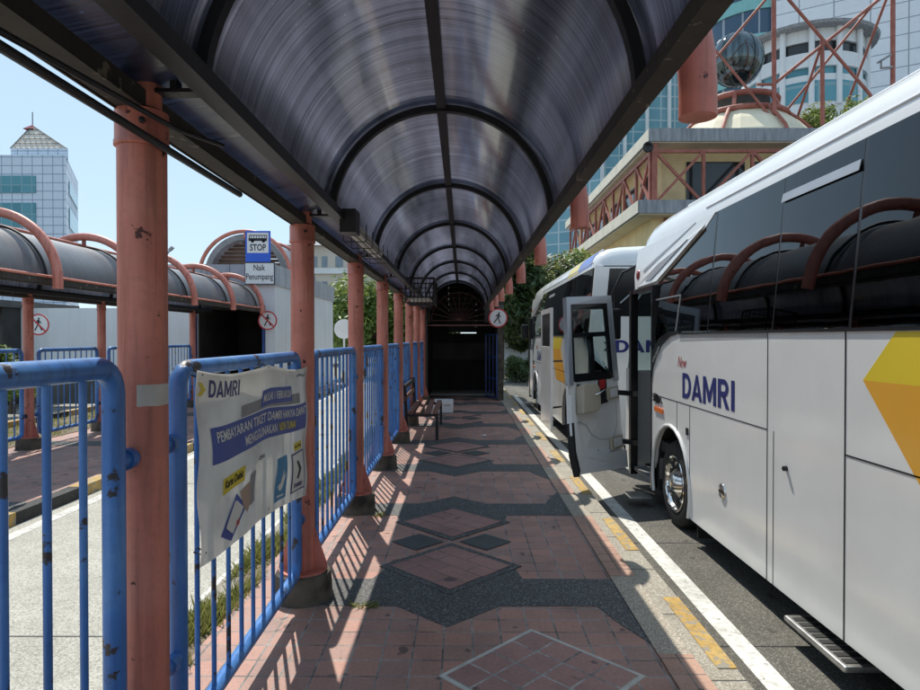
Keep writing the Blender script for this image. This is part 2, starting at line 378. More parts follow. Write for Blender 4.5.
# ------------------------------------------------------------------ mesh builder
class MB:
    def __init__(s):
        s.v = []; s.f = []; s.mi = []
    def add(s, vs, fs, mi=0):
        o = len(s.v)
        s.v += [tuple(v) for v in vs]
        for f in fs:
            s.f.append([i + o for i in f]); s.mi.append(mi)
        return s
    def box(s, x0, x1, y0, y1, z0, z1, mi=0):
        v = [(x, y, z) for z in (z0, z1) for y in (y0, y1) for x in (x0, x1)]
        return s.add(v, [(0, 2, 3, 1), (4, 5, 7, 6), (0, 1, 5, 4), (2, 6, 7, 3), (0, 4, 6, 2), (1, 3, 7, 5)], mi)
    def hexa(s, v, mi=0):     # eight corners, bottom ring then top ring
        return s.add(v, [(3, 2, 1, 0), (4, 5, 6, 7), (0, 1, 5, 4), (1, 2, 6, 5), (2, 3, 7, 6), (3, 0, 4, 7)], mi)
    def beam(s, a, b, w, h, mi=0, up=Vector((0, 0, 1))):
        a, b = Vector(a), Vector(b); d = (b - a).normalized()
        sd = d.cross(up)
        if sd.length < 1e-4: sd = Vector((1, 0, 0))
        sd.normalize(); u = sd.cross(d).normalized()
        v = []
        for p in (a, b):
            v += [p - sd * w / 2 - u * h / 2, p + sd * w / 2 - u * h / 2, p + sd * w / 2 + u * h / 2, p - sd * w / 2 + u * h / 2]
        return s.hexa(v, mi)
    def tube(s, pts, r, n=12, closed=False, caps=True, mi=0):
        pts = [Vector(p) for p in pts]; m = len(pts)
        rs = r if hasattr(r, '__len__') else [r] * m
        tang = []
        for i in range(m):
            if closed:
                t = pts[(i + 1) % m] - pts[i - 1]
            else:
                t = pts[min(i + 1, m - 1)] - pts[max(i - 1, 0)]
            tang.append(t.normalized())
        nrm = tang[0].orthogonal().normalized()
        o = len(s.v)
        for i in range(m):
            nrm = (nrm - tang[i] * nrm.dot(tang[i])).normalized()
            b = tang[i].cross(nrm)
            for k in range(n):
                a = 2 * math.pi * k / n
                s.v.append(tuple(pts[i] + (nrm * math.cos(a) + b * math.sin(a)) * rs[i]))
        # closed loops: find the twist that lines the ends up
        for i in range(m if closed else m - 1):
            j = (i + 1) % m
            tw = 0
            if closed and j == 0:
                best = 1e9
                p0 = Vector(s.v[o + i * n])
                for q in range(n):
                    dd = (Vector(s.v[o + q]) - p0).length
                    if dd < best: best, tw = dd, q
            for k in range(n):
                s.f.append([o + i * n + k, o + i * n + (k + 1) % n, o + j * n + (k + 1 + tw) % n, o + j * n + (k + tw) % n]); s.mi.append(mi)
        if caps and not closed:
            s.f.append([o + k for k in range(n)][::-1]); s.mi.append(mi)
            s.f.append([o + (m - 1) * n + k for k in range(n)]); s.mi.append(mi)
        return s
    def lathe(s, c, axis, prof, n=28, mi=0):
        """prof: (distance along axis, radius)"""
        c = Vector(c); ax = Vector(axis).normalized(); u = ax.orthogonal().normalized(); w = ax.cross(u)
        o = len(s.v)
        for (t, r) in prof:
            for k in range(n):
                a = 2 * math.pi * k / n
                s.v.append(tuple(c + ax * t + (u * math.cos(a) + w * math.sin(a)) * max(r, 1e-4)))
        for i in range(len(prof) - 1):
            for k in range(n):
                s.f.append([o + i * n + k, o + i * n + (k + 1) % n, o + (i + 1) * n + (k + 1) % n, o + (i + 1) * n + k]); s.mi.append(mi)
        s.f.append([o + k for k in range(n)][::-1]); s.mi.append(mi)
        e = o + (len(prof) - 1) * n
        s.f.append([e + k for k in range(n)]); s.mi.append(mi)
        return s
    def prism(s, pts, off, mi=0):
        """flat polygon (3-D points) given thickness along the vector off"""
        pts = [Vector(p) for p in pts]; off = Vector(off); n = len(pts)
        v = pts + [p + off for p in pts]
        fs = [list(range(n))[::-1], list(range(n, 2 * n))]
        fs += [(i, (i + 1) % n, n + (i + 1) % n, n + i) for i in range(n)]
        return s.add(v, fs, mi)
    def sphere(s, c, r, nu=24, nv=14, sc_=(1, 1, 1), mi=0):
        c = Vector(c); o = len(s.v)
        for j in range(nv + 1):
            th = math.pi * j / nv
            rr = max(math.sin(th), 1e-3)
            for i in range(nu):
                a = 2 * math.pi * i / nu
                s.v.append((c.x + r * sc_[0] * rr * math.cos(a), c.y + r * sc_[1] * rr * math.sin(a), c.z + r * sc_[2] * math.cos(th)))
        for j in range(nv):
            for i in range(nu):
                s.f.append([o + j * nu + i, o + (j + 1) * nu + i, o + (j + 1) * nu + (i + 1) % nu, o + j * nu + (i + 1) % nu]); s.mi.append(mi)
        return s
    def build(s, name, mat, parent=None, smooth=None, bevel=0, origin=None, fix=True):
        loc = Vector((0, 0, 0))
        if origin is not None:
            loc = Vector(origin)
        elif parent is None and s.v:
            xs, ys, zs = zip(*s.v)
            loc = Vector(((min(xs) + max(xs)) / 2, (min(ys) + max(ys)) / 2, min(zs)))
        elif parent is not None:
            loc = Vector(WL[parent.name])
        me = bpy.data.meshes.new(name)
        me.from_pydata([tuple(Vector(v) - loc) for v in s.v], [], s.f)
        mats = mat if isinstance(mat, (list, tuple)) else [mat]
        for mm in mats: me.materials.append(mm)
        me.polygons.foreach_set('material_index', s.mi)
        if fix or bevel:
            bm = bmesh.new(); bm.from_mesh(me)
            bmesh.ops.recalc_face_normals(bm, faces=bm.faces)
            if bevel:
                bmesh.ops.remove_doubles(bm, verts=bm.verts, dist=1e-5)
                ed = [e for e in bm.edges if len(e.link_faces) == 2 and e.calc_face_angle(0) > R(30)]
                bmesh.ops.bevel(bm, geom=ed, offset=bevel, segments=2, profile=.6, affect='EDGES', clamp_overlap=True)
            bm.to_mesh(me); bm.free()
        if smooth is not None:
            me.polygons.foreach_set('use_smooth', [True] * len(me.polygons))
            try:
                me.set_sharp_from_angle(angle=R(smooth))
            except Exception:
                pass
        me.update()
        o = bpy.data.objects.new(name, me)
        col.objects.link(o)
        if parent is not None:
            o.parent = parent
            o.location = (0, 0, 0) if origin is None else Vector(origin) - Vector(WL[parent.name])
        else:
            o.location = loc
        WL[o.name] = tuple(loc) if origin is not None or parent is None else WL[parent.name]
        return o
WL = {}

def tag(o, label=None, cat=None, group=None, kind=None):
    if label: o['label'] = label
    if cat: o['category'] = cat
    if group: o['group'] = group
    if kind: o['kind'] = kind
    return o
def empty(name, loc, label=None, cat=None, group=None):
    o = bpy.data.objects.new(name, None); col.objects.link(o)
    o.location = loc; o.empty_display_size = .2
    WL[o.name] = tuple(loc)
    return tag(o, label, cat, group)
def struct(o): o['kind'] = 'structure'; return o
def copy_tree(o, parent=None):
    c = o.copy(); col.objects.link(c); c.parent = parent
    for ch in list(o.children): copy_tree(ch, c)
    return c
def one(name, mat, fn, parent=None, **kw):
    b = MB(); fn(b); return b.build(name, mat, parent, **kw)

def text_mesh(s, size=1.0, bold=0.0, depth=0.002, spacing=1.0):
    cu = bpy.data.curves.new('t', 'FONT'); cu.body = s; cu.size = size
    cu.extrude = depth / 2; cu.offset = bold; cu.space_character = spacing
    cu.resolution_u = 3
    ob = bpy.data.objects.new('t', cu); col.objects.link(ob)
    bpy.context.view_layer.update()
    me = bpy.data.meshes.new_from_object(ob.evaluated_get(bpy.context.evaluated_depsgraph_get()))
    vs = [tuple(v.co) for v in me.vertices]; fs = [list(p.vertices) for p in me.polygons]
    bpy.data.objects.remove(ob); bpy.data.curves.remove(cu); bpy.data.meshes.remove(me)
    return vs, fs
def lettering(s, mat, mapf, parent, width=None, height=None, bold=0.0, name='lettering', slant=0.0):
    """text scaled to a width/height; mapf(u, v, w) -> world"""
    vs, fs = text_mesh(s, 1.0, bold)
    xs = [v[0] for v in vs]; ys = [v[1] for v in vs]
    x0, x1, y0, y1 = min(xs), max(xs), min(ys), max(ys)
    sy = (height or 1) / (y1 - y0); sx = (width / (x1 - x0)) if width else sy
    b = MB()
    b.add([mapf((v[0] - x0) * sx + slant * (v[1] - y0) * sy, (v[1] - y0) * sy, v[2]) for v in vs], fs)
    return b.build(name, mat, parent, fix=False)

def ring_strip(o_, i_):
    n = len(o_); return o_ + i_, [(k, k + 1, n + k + 1, n + k) for k in range(n - 1)]
def wordmark():
    """bold five-letter word DAMRI as flat polygons; total size about 4.35 x 1"""
    V, Fc = [], []
    def put(vs, fs, dx):
        o = len(V); V.extend((x + dx, y) for x, y in vs); Fc.extend([i + o for i in f] for f in fs)
    def poly(pts, dx): put(pts, [list(range(len(pts)))], dx)
    half = lambda cx, cy, rx, ry: [(cx + rx * math.cos(R(a)), cy + ry * math.sin(R(a))) for a in range(90, -91, -15)]
    t = .22
    poly([(0, 0), (t, 0), (t, 1), (0, 1)], 0)
    put(*ring_strip([(t - .001, 1)] + half(.36, .5, .44, .5) + [(t - .001, 0)], [(t - .001, .81)] + half(.36, .5, .22, .31) + [(t - .001, .19)]), 0)
    d = .84
    poly([(0, 0), (.23, 0), (.51, .75), (.51, 1), (.39, 1)], d); poly([(.90, 0), (.67, 0), (.509, .45), (.509, 1), (.51, 1)][:0] or [(.67, 0), (.90, 0), (.53, 1), (.51, 1), (.51, .45)], d)
    poly([(.25, .17), (.65, .17), (.60, .34), (.30, .34)], d)
    d = 1.80
    poly([(0, 0), (t, 0), (t, 1), (0, 1)], d); poly([(1.0 - t, 0), (1.0, 0), (1.0, 1), (1.0 - t, 1)], d)
    poly([(t + .001, 1), (t + .001, .62), (.41, .10), (.5, .10), (.5, .46)], d); poly([(1.0 - t - .001, 1), (1.0 - t - .001, .62), (.59, .10), (.501, .10), (.501, .46)], d)
    d = 2.92
    poly([(0, 0), (t, 0), (t, 1), (0, 1)], d)
    put(*ring_strip([(t - .001, 1)] + half(.42, .70, .31, .30) + [(t - .001, .40)], [(t - .001, .82)] + half(.42, .70, .11, .12) + [(t - .001, .58)]), d)
    poly([(.30, .41), (.52, .43), (.80, 0), (.55, 0)], d)
    poly([(0, 0), (t, 0), (t, 1), (0, 1)], 3.82)
    return V, Fc
def damri(mat, mapf, parent, width, height):
    V, Fc = wordmark(); b = MB(); n = len(V)
    b.add([mapf(x * width / 4.04, y * height, 0) for x, y in V], Fc)
    return b.build('wordmark', mat, parent, fix=False)

# ------------------------------------------------------------------ ground
RZ, LZ, OZ = -0.12, -0.18, -0.08          # right road, left road, opposite platform heights
struct(one('ground', M['ground'], lambda b: b.add([(-900, -300, -.3), (900, -300, -.3), (900, 1500, -.3), (-900, 1500, -.3)], [(0, 1, 2, 3)])))
pave = struct(one('pavement', M['tile'], lambda b: b.box(-1.36, 1.156, -4, 24, -.28, 0)))
def sheet(name, mat, polys, z, parent=pave, origin=None, t=.003):
    b = MB()
    for pl in polys:
        b.prism([(x, y, z) for x, y in pl], (0, 0, t))
    o = b.build(name, mat, parent, origin=origin)
    return o
# dark pebble-wash bands and diamond pavers
CX = -.085
def zig(y, s):            # band edge with a V in the middle, s = direction of the V
    return [(-1.0, y), (CX - .31, y), (CX, y + s * .28), (CX + .31, y), (.80, y), (.88, y + s * .24), (1.0, y + s * .5)]
def diamond(cx, cy, r): return [(cx - r, cy), (cx, cy - r), (cx + r, cy), (cx, cy + r)]
bands, dia, slabs, strip = [], [], [], []
for k in range(-1, 4):
    y0 = 3.80 + k * 3.86                                  # the band nearest the camera in each pattern
    ya, yb = y0 + .43, y0 + 1.95
    bands.append(zig(y0, -1) + [(1.02, y0 - .2), (1.02, ya), (.40, ya), (.36, ya + .22), (CX, ya + .1), (-.52, ya + .2), (-.60, ya), (-1.0, ya)])
    ye = y0 + 2.36
    bands.append([(-1.0, yb), (-.60, yb), (-.52, yb - .2), (CX, yb - .1), (.36, yb - .22), (.40, yb), (1.02, yb), (1.02, ye + .2)] + zig(ye, 1)[::-1])
    c1, c2 = y0 + .66, y0 + 1.73
    dia += [(CX, c1), (CX, c2)]
    strip += [diamond(CX, c1, .50), diamond(CX, c2, .50)]
    for sx in (-1, 1):
        slabs.append(diamond(CX + sx * .265, (c1 + c2) / 2, .20))
sheet('pebble_band', M['granite'], bands, 0.0)
sheet('pebble_strip', M['granite'], strip, 0.0035)
sheet('stone_diamond', M['granite_slab'], slabs, 0.0035, t=.0042)
for (cx, cy) in dia:
    sheet('paver_diamond', M['tile_rot'], [diamond(cx, cy, .425)], .0068, origin=(cx, cy, .0))
for k in (-1, 0, 1, 2):
    cx, cy = .377, 3.03 + k * 3.86 - .02
    if k == 0:
        sheet('diamond_joint', M['joint'], [diamond(cx, cy, .490)], .0)
        sheet('paver_diamond', M['tile_rot_pale'], [diamond(cx, cy, .455)], .0032, origin=(cx, cy, .0))
sheet('pebble_edge', M['aggregate'], [[(.985, -4), (1.152, -4), (1.152, 24), (.985, 24)]], 0.0068)
tp = []
for (a, b_) in ((4.26, 5.70), (6.5, 7.2), (7.9, 9.3), (10.6, 11.3), (12.0, 13.4), (.8, 2.6), (2.75, 3.2)):
    tp.append([(.985, a), (1.152, a), (1.152, b_), (.985, b_)])
sheet('paver_edge', M['tile_pale'], tp, 0.0100)
# kerbs
kb = struct(one('kerb', M['kerb'], lambda b: b.box(1.156, 1.33, -4, 24, -.28, -.004)))
kb2 = struct(one('kerb', M['kerb'], lambda b: b.box(-1.62, -1.48, -4, 24, -.28, -.03)))
yb_ = MB()
y = -.37
while y < 20:
    yb_.box(1.236, 1.333, y, y + .85, -.19, .001); y += 1.73
yb_.build('kerb_paint', M['kerb_yellow'], kb)
sb = MB()
yy = -3.5
while yy < 23:
    sb.box(1.156, 1.331, yy, yy + .008, -.1, -.0025); yy += .72
sb.build('kerb_joint', M['dark_wall2'], kb)
struct(one('road', M['asphalt'], lambda b: b.box(1.33, 40, -30, 60, -.29, RZ)))
struct(one('road', M['road_concrete'], lambda b: b.box(-4.25, -1.62, -30, 60, -.29, LZ)))
jb = MB()
for k in range(-1, 14): jb.box(-4.24, -1.63, 3.78 + 4 * k, 3.795 + 4 * k, LZ - .05, LZ + .002)
struct(jb.build('road_joint', M['dark_wall2']))
jb = MB()
for yj in (3.55, 5.35, 8.4, 12.1): jb.box(1.34, 6, yj, yj + .012, RZ - .05, RZ + .0015)
struct(jb.build('road_joint', M['rubber']))
struct(one('road_marking', M['line'], lambda b: b.box(1.49, 1.62, -4, 19, RZ, RZ + .004)))
struct(one('road_marking', M['line'], lambda b: b.box(-1.80, -1.68, -4, 24, LZ, LZ + .004)))
struct(one('road_marking', M['line'], lambda b: b.box(-4.11, -3.98, -4, 40, LZ, LZ + .004)))
struct(one('verge', M['soil'], lambda b: b.box(-1.48, -1.36, -4, 24, -.28, -.015)))
# opposite platform
oppv = struct(one('pavement', M['tile'], lambda b: b.box(-6.9, -4.40, -4, 24, -.28, OZ)))
struct(one('verge', M['soil'], lambda b: b.box(-8.4, -6.9, -4, 24, -.28, OZ + .01)))
ok = struct(one('kerb', M['kerb_black'], lambda b: b.box(-4.40, -4.25, -4, 24, -.29, OZ + .02)))
b = MB(); y = -2.9
while y < 23: b.box(-4.403, -4.247, y, y + .95, -.27, OZ + .023); y += 2.0
b.build('kerb_paint', M['kerb_yellow'], ok)
ok = struct(one('kerb', M['kerb_black'], lambda b: b.box(-8.55, -8.40, -4, 17, -.29, OZ + .12)))
b = MB(); y = -2.4
while y < 16: b.box(-8.553, -8.397, y, y + .95, -.27, OZ + .123); y += 2.0
b.build('kerb_paint', M['kerb_yellow'], ok)
b = MB()
for k in range(5):
    yc = 2.2 + 3.86 * k
    b.prism([(-6.9, yc, OZ), (-5.6, yc, OZ), (-5.2, yc - .3, OZ), (-4.41, yc, OZ), (-4.41, yc + .45, OZ), (-6.9, yc + .45, OZ)], (0, 0, .004))
b.build('pebble_band', M['granite'], oppv)

# grass in the verges
def grass(name, areas, n, label, hs=1.0):
    b = MB()
    for _ in range(n):
        x0, x1, y0, y1, z = random.choices(areas, [abs((a[1] - a[0]) * (a[3] - a[2])) for a in areas])[0]
        # clumped
        x = random.uniform(x0, x1); y = random.uniform(y0, y1)
        if math.sin(y * 5.1 + 3 * math.sin(x * 7)) + random.uniform(-.6, .6) < -.1: continue
        h = hs * random.uniform(.03, .11) * (1.4 if random.random() < .15 else 1); w = random.uniform(.004, .009)
        a = random.uniform(0, 6.28); t = random.uniform(-.04, .04); t2 = random.uniform(-.04, .04)
        dx, dy = math.cos(a) * w, math.sin(a) * w
        b.add([(x - dx, y - dy, z), (x + dx, y + dy, z), (x + t + dx * .5, y + t2 + dy * .5, z + h * .6), (x + t * 1.8, y + t2 * 1.8, z + h)], [(0, 1, 2, 3)])
    o = b.build(name, M['grass'], fix=False)
    return tag(o, label, 'grass', None, 'stuff')
grass('verge_grass', [(-1.58, -1.34, .5, 18, -.02)], 30000, 'short dry grass growing along the kerb behind the blue railings')
grass('verge_grass', [(-8.3, -6.95, 6, 18, OZ)], 9000, 'patchy grass growing behind the railings of the opposite platform')
grass('weed', [(-.66, -.50, 3.76, 3.83, .0), (-.72, -.60, 7.6, 7.75, .0), (-.84, -.7, 5.7, 5.8, 0)], 260, 'small green weeds sprouting from the pavement joints', .38)

# ------------------------------------------------------------------ covered walkway
PX = -.985
SP = 1.97
VC, VZ, VR = -.13, 2.33, .70
root = empty('covered_walkway', (VC, 7.0, 0), 'covered walkway with smoky barrel vault on red pillars, overhead in the foreground', 'canopy', 'vaulted walkway canopies')
def arc(r, a0, a1, n, y, cz=VZ, cx=VC):
    return [Vector((cx + r * math.cos(R(a0 + (a1 - a0) * i / n)), y, cz + r * math.sin(R(a0 + (a1 - a0) * i / n)))) for i in range(n + 1)]
ys = [SP * i for i in range(-1, 9)]
for i, y in enumerate(ys):
    p = one('pillar', M['red'], lambda b: b.lathe((PX, y, 0), (0, 0, 1), [(.17, .071), (2.18, .071)], 32), root, smooth=40)
    one('collar', M['red'], lambda b: b.lathe((PX, y, 0), (0, 0, 1), [(2.181, .074), (2.184, .079), (2.197, .079), (2.20, .0765), (2.289, .0765)], 32), p, smooth=40)
    one('bolt', M['black_steel'], lambda b: b.lathe((PX + .035, y - .070, 2.245), (.4, -.9, 0), [(-.012, .009), (.012, .009), (.014, .005)], 8), p)
    def ft(b):
        pr = [(-.02, .182), (.02, .178), (.135, .172), (.160, .165), (.168, .150)]
        b.lathe((PX, y, 0), (0, 0, 1), pr, 24)
    f = one('footing', M['footing'], ft, p, smooth=40)
    def gs(b):
        b.lathe((PX, y, 0), (0, 0, 1), [(.168, .145), (.180, .145)], 24)
        for a in (0, 90, 180, 270):
            c, s_ = math.cos(R(a)), math.sin(R(a))
            q = Vector((-s_, c, 0)) * .006
            pts = [Vector((PX + c * .066, y + s_ * .066, .18)), Vector((PX + c * .150, y + s_ * .150, .18)), Vector((PX + c * .146, y + s_ * .146, .21)), Vector((PX + c * .066, y + s_ * .066, .45))]
            b.prism([pt - q for pt in pts], q * 2)
    one('gusset_base', M['red'], gs, p)
    # red hoop over the vault
    ra = (PX - .72) / -2
    cxa = (PX + .72) / 2
    pts = [Vector((.72, y, 2.275)), Vector((.72, y, 2.33))] + arc(ra, 0, 180, 28, y, 2.36, cxa) + [Vector((PX, y, 2.30))]
    h = one('hoop', M['red'], lambda b: b.tube(pts, .057, 20), root, smooth=40)
    one('hoop_post', M['red_old'], lambda b: b.tube([(VC, y, VZ + VR + .0), (VC, y, 2.36 + ra - .06)], .03, 10), h, smooth=40)
    def rib(b):
        o_, i_ = arc(VR - .008, 3, 177, 36, y), arc(VR - .045, 3, 177, 36, y)
        for k in range(36):
            b.hexa([i_[k] + Vector((0, -.022, 0)), i_[k] + Vector((0, .022, 0)), i_[k + 1] + Vector((0, .022, 0)), i_[k + 1] + Vector((0, -.022, 0)),
                    o_[k] + Vector((0, -.022, 0)), o_[k] + Vector((0, .022, 0)), o_[k + 1] + Vector((0, .022, 0)), o_[k + 1] + Vector((0, -.022, 0))])
    one('vault_rib', M['black_steel'], rib, root, fix=True)
    def obat(b):
        b.tube(arc(VR + .022, 5, 175, 36, y), .016, 8)
    one('cover_strip', M['black_steel'], obat, root, smooth=50)
    def hang(b):
        b.beam((-.965, y, 2.352), (-.79, y, 2.352), .05, .012)
        b.box(-.89, -.87, y - .02, y + .02, 2.345, 2.39)
    one('hanger', M['black_steel'], hang, root)
ys2 = ys + [16.5]
for i in range(len(ys2) - 1):
    a, c = ys2[i] + .004, ys2[i + 1] - .004
    b = MB(); n = 40
    lo, hi = arc(VR - .006, 4, 176, n, a), arc(VR, 4, 176, n, a)
    lo2 = [Vector((p.x, c, p.z)) for p in lo]; hi2 = [Vector((p.x, c, p.z)) for p in hi]
    o0 = 0
    b.add(lo + lo2, [(k, k + 1, n + 2 + k, n + 1 + k) for k in range(n)], 0)
    b.add(hi + hi2, [(k + 1, k, n + 1 + k, n + 2 + k) for k in range(n)], 1)
    b.build('vault_panel', [M['vault_in'], M['vault_out']], root, smooth=60, fix=False)
    b = MB()
    b.hexa([Vector((-1.0, a, 2.36)), Vector((-.80, a, 2.40)), Vector((-.80, c, 2.40)), Vector((-1.0, c, 2.36)),
            Vector((-1.0, a, 2.366)), Vector((-.80, a, 2.406)), Vector((-.80, c, 2.406)), Vector((-1.0, c, 2.366))])
    b.build('side_panel', M['vault_side'], root)
Y0, Y1 = -3.0, 16.4
one('edge_beam', M['beam'], lambda b: (b.box(-1.03, -.95, Y0, Y1, 2.29, 2.345), b.box(-1.038, -1.032, Y0, Y1, 2.285, 2.38)), root)
one('edge_beam', M['beam'], lambda b: (b.box(.52, .58, Y0, Y1, 2.32, 2.372), b.box(.582, .592, Y0, Y1, 2.335, 2.41)), root)
one('inner_beam', M['black_steel'], lambda b: (b.box(-.80, -.735, Y0, Y1, 2.332, 2.385), b.box(-.802, -.790, Y0, Y1, 2.387, 2.42)), root)
one('crown_rib', M['black_steel'], lambda b: b.box(VC - .028, VC + .028, Y0, Y1, VZ + VR - .035, VZ + VR - .009), root)
one('side_rail', M['red'], lambda b: b.tube([(.596, Y0, 2.425), (.596, Y1, 2.425)], .016, 10), root, smooth=50)
one('crown_rail', M['red'], lambda b: b.tube([(VC, Y0, VZ + VR + .04), (VC, Y1, VZ + VR + .04)], .022, 10), root, smooth=50)

opp = copy_tree(root)
opp.location = (VC - 5.6, 7.0 - .17, OZ)
tag(opp, 'covered walkway with grey barrel vault and red hoops, across the concrete road', 'canopy')

# things fixed under the canopy
c_ = one('service_pipe', M['black_steel'], lambda b: b.tube([(-.905, .6, 2.165), (-.897, 1.9, 2.172), (-.90, 2.59, 2.18)], .012, 10), smooth=50)
tag(c_, 'thick dark pipe slung under the left canopy edge, cut off short beyond the first pillar', 'pipe')
c_ = one('service_pipe', M['black_steel'], lambda b: b.tube([(-.90, .5, 2.185), (-.90, 1.2, 2.193), (-.87, 1.95, 2.235), (-.86, 2.3, 2.29)], .008, 8), smooth=50)
tag(c_, 'thin dark cable rising to the left canopy beam above the thick pipe', 'cable')
lp = empty('strip_lamp', (-.70, 4.4, 2.26), 'unlit twin tube lamp in a wire guard under the left canopy beam', 'lamp')
L0, L1 = Vector((-.70, 4.0, 2.285)), Vector((-.70, 5.5, 2.285))
one('housing', M['black_steel'], lambda b: b.box(-.76, -.66, 3.96, 4.12, 2.255, 2.40), lp)
one('reflector_tray', M['grey_plastic'], lambda b: b.box(-.755, -.66, 4.12, 5.4, 2.305, 2.323), lp)
one('lamp_tube', M['tube'], lambda b: b.tube([(-.685, 4.13, 2.285), (-.685, 5.35, 2.285)], .014, 12), lp, smooth=50)
one('lamp_tube', M['tube'], lambda b: b.tube([(-.732, 4.13, 2.285), (-.732, 5.35, 2.285)], .014, 12), lp, smooth=50)
def guard(b):
    for k in range(5):
        y = 4.2 + k * .3
        b.tube([(-.78, y, 2.32), (-.78, y, 2.23), (-.63, y, 2.23), (-.63, y, 2.34)], .004, 6)
    for x, z in ((-.78, 2.23), (-.63, 2.23), (-.705, 2.23)):
        b.tube([(x, 4.15, z), (x, 5.45, z)], .004, 6)
one('wire_guard', M['black_steel'], guard, lp)
cg = empty('wire_cage', (-.63, 9.4, 2.2), 'dark wire cage holding a pale lamp under the left beam near the gatehouse', 'lamp')
def cage(b):
    x0, x1, y0, y1, z0, z1 = -.80, -.40, 9.0, 9.9, 2.10, 2.44
    for k in range(8):
        x = x0 + (x1 - x0) * k / 7
        b.tube([(x, y0, z1), (x, y0, z0), (x, y1, z0), (x, y1, z1)], .005, 6)
    for k in range(6):
        z = z0 + (z1 - z0) * k / 5
        b.tube([(x0, y0, z), (x1, y0, z)], .005, 6); b.tube([(x0, y1, z), (x1, y1, z)], .005, 6); b.tube([(x1, y0, z), (x1, y1, z)], .005, 6)
    for k in range(7):
        yk = y0 + (y1 - y0) * k / 6
        b.tube([(x0, yk, z0), (x1, yk, z0), (x1, yk, z1)], .005, 6)
    for (x, yk) in ((x0, y0), (x1, y0), (x1, y1), (x0, y1)):
        b.tube([(x, yk, z0 - .01), (x, yk, z1)], .013, 6)
    b.tube([(x0, y0, z1), (x1, y0, z1), (x1, y1, z1)], .016, 6)
one('cage', M['black_steel'], cage, cg)
one('lamp_panel', M['tube'], lambda b: b.hexa([Vector(p) for p in ((-.77, 9.05, 2.14), (-.46, 9.05, 2.14), (-.46, 9.8, 2.14), (-.77, 9.8, 2.14), (-.77, 9.05, 2.17), (-.46, 9.05, 2.17), (-.46, 9.8, 2.17), (-.77, 9.8, 2.17))]), cg)
# loose wires along the left edge
b = MB()
for k in range(6):
    y = 5.4 + k * 1.6
    b.tube([(-.93, y, 2.285), (-.88, y + .4, 2.25), (-.83, y + .9, 2.265), (-.86, y + 1.5, 2.285)], .005, 6)
tag(b.build('loose_wire', M['black_steel'], smooth=50), 'loose dark wires sagging under the left edge of the near canopy', 'wire')

# tape on the first pillar
b = MB()
for k in range(10):
    a0, a1 = R(-78 + k * 9), R(-78 + (k + 1) * 9)
    z0, z1 = 1.395, 1.460
    for_v = []
    b.add([(PX + .0725 * math.cos(a0), SP + .0725 * math.sin(a0), z0), (PX + .0725 * math.cos(a1), SP + .0725 * math.sin(a1), z0 + .002 * math.sin(k)), (PX + .0725 * math.cos(a1), SP + .0725 * math.sin(a1), z1), (PX + .0725 * math.cos(a0), SP + .0725 * math.sin(a0), z1)], [(0, 1, 2, 3)])
tag(b.build('tape_strip', M['tape'], smooth=60), 'pale strip of tape stuck round the nearest red pillar', 'tape')

# ------------------------------------------------------------------ railings
def rail_panel(y0, y1, label, x=PX, z=0.0):
    r_ = .031
    zt, zb, rc = (1.517 if y0 < .5 else 1.492), .20, .075
    e = empty('railing', (x, (y0 + y1) / 2, z), label, 'railing', 'blue tubular railings between the red pillars')
    pts = []
    for (cy, cz, a0) in ((y1 - rc, zt - rc, 0), (y0 + rc, zt - rc, 90), (y0 + rc, zb + rc, 180), (y1 - rc, zb + rc, 270)):
        for k in range(6):
            a = R(a0 + 90 * k / 5)
            pts.append(Vector((x, cy + rc * math.cos(a), z + cz + rc * math.sin(a))))
    one('frame', M['blue'], lambda b: b.tube(pts, r_, 14, closed=True), e, smooth=60)
    n = int((y1 - y0 - .1) / .15)
    st = (y1 - y0) / (n + 1)
    for k in range(n):
        yy = y0 + st * (k + 1)
        one('baluster', M['blue'], lambda b: b.tube([(x, yy, z + zb + .02), (x, yy, z + zt - .02)], .0102, 8), e, smooth=60)
    for yy, d in ((y0, -1), (y1, 1)):
        for zz in (.50, 1.245):
            def br(b):
                b.tube([(x, yy, z + zz), (x, yy + d * .13, z + zz)], .024, 12)
                b.tube([(x, yy + d * .055, z + zz), (x, yy + d * .085, z + zz)], .032, 12)
            one('bracket', M['blue'], br, e, smooth=50)
    return e
ORD = ['', 'second', 'third', 'fourth', 'fifth', 'sixth', 'seventh', 'eighth']
near_labels = {0: 'blue tubular railing nearest the camera, cut off by the left edge of the photo',
               1: 'blue tubular railing carrying the printed vinyl banner, between the first two red pillars'}
for i in range(0, 8):
    y0, y1 = SP * i + .235, SP * (i + 1) - .155
    if i == 0: y0, y1 = .20, 1.80
    lab = near_labels.get(i) or ('blue tubular railing of the near row just beyond the bannered one' if i == 2 else 'chipped blue railing of the near row, %s one beyond the bannered railing' % ORD[i - 1])
    rail_panel(y0, y1, lab)
OPL = {3: 'blue railing on the opposite platform, leftmost one visible at the photo edge', 4: 'blue railing on the opposite platform in front of the white wall, second from left',
       5: 'blue railing on the opposite platform directly behind the nearest red pillar', 6: 'blue railing on the opposite platform just right of the nearest red pillar',
       7: 'blue railing on the opposite platform ending at the dark doorway'}
for i in range(3, 8):
    rail_panel(SP * i - .17 + .235, SP * (i + 1) - .17 - .155, OPL[i], PX - 5.6, OZ)

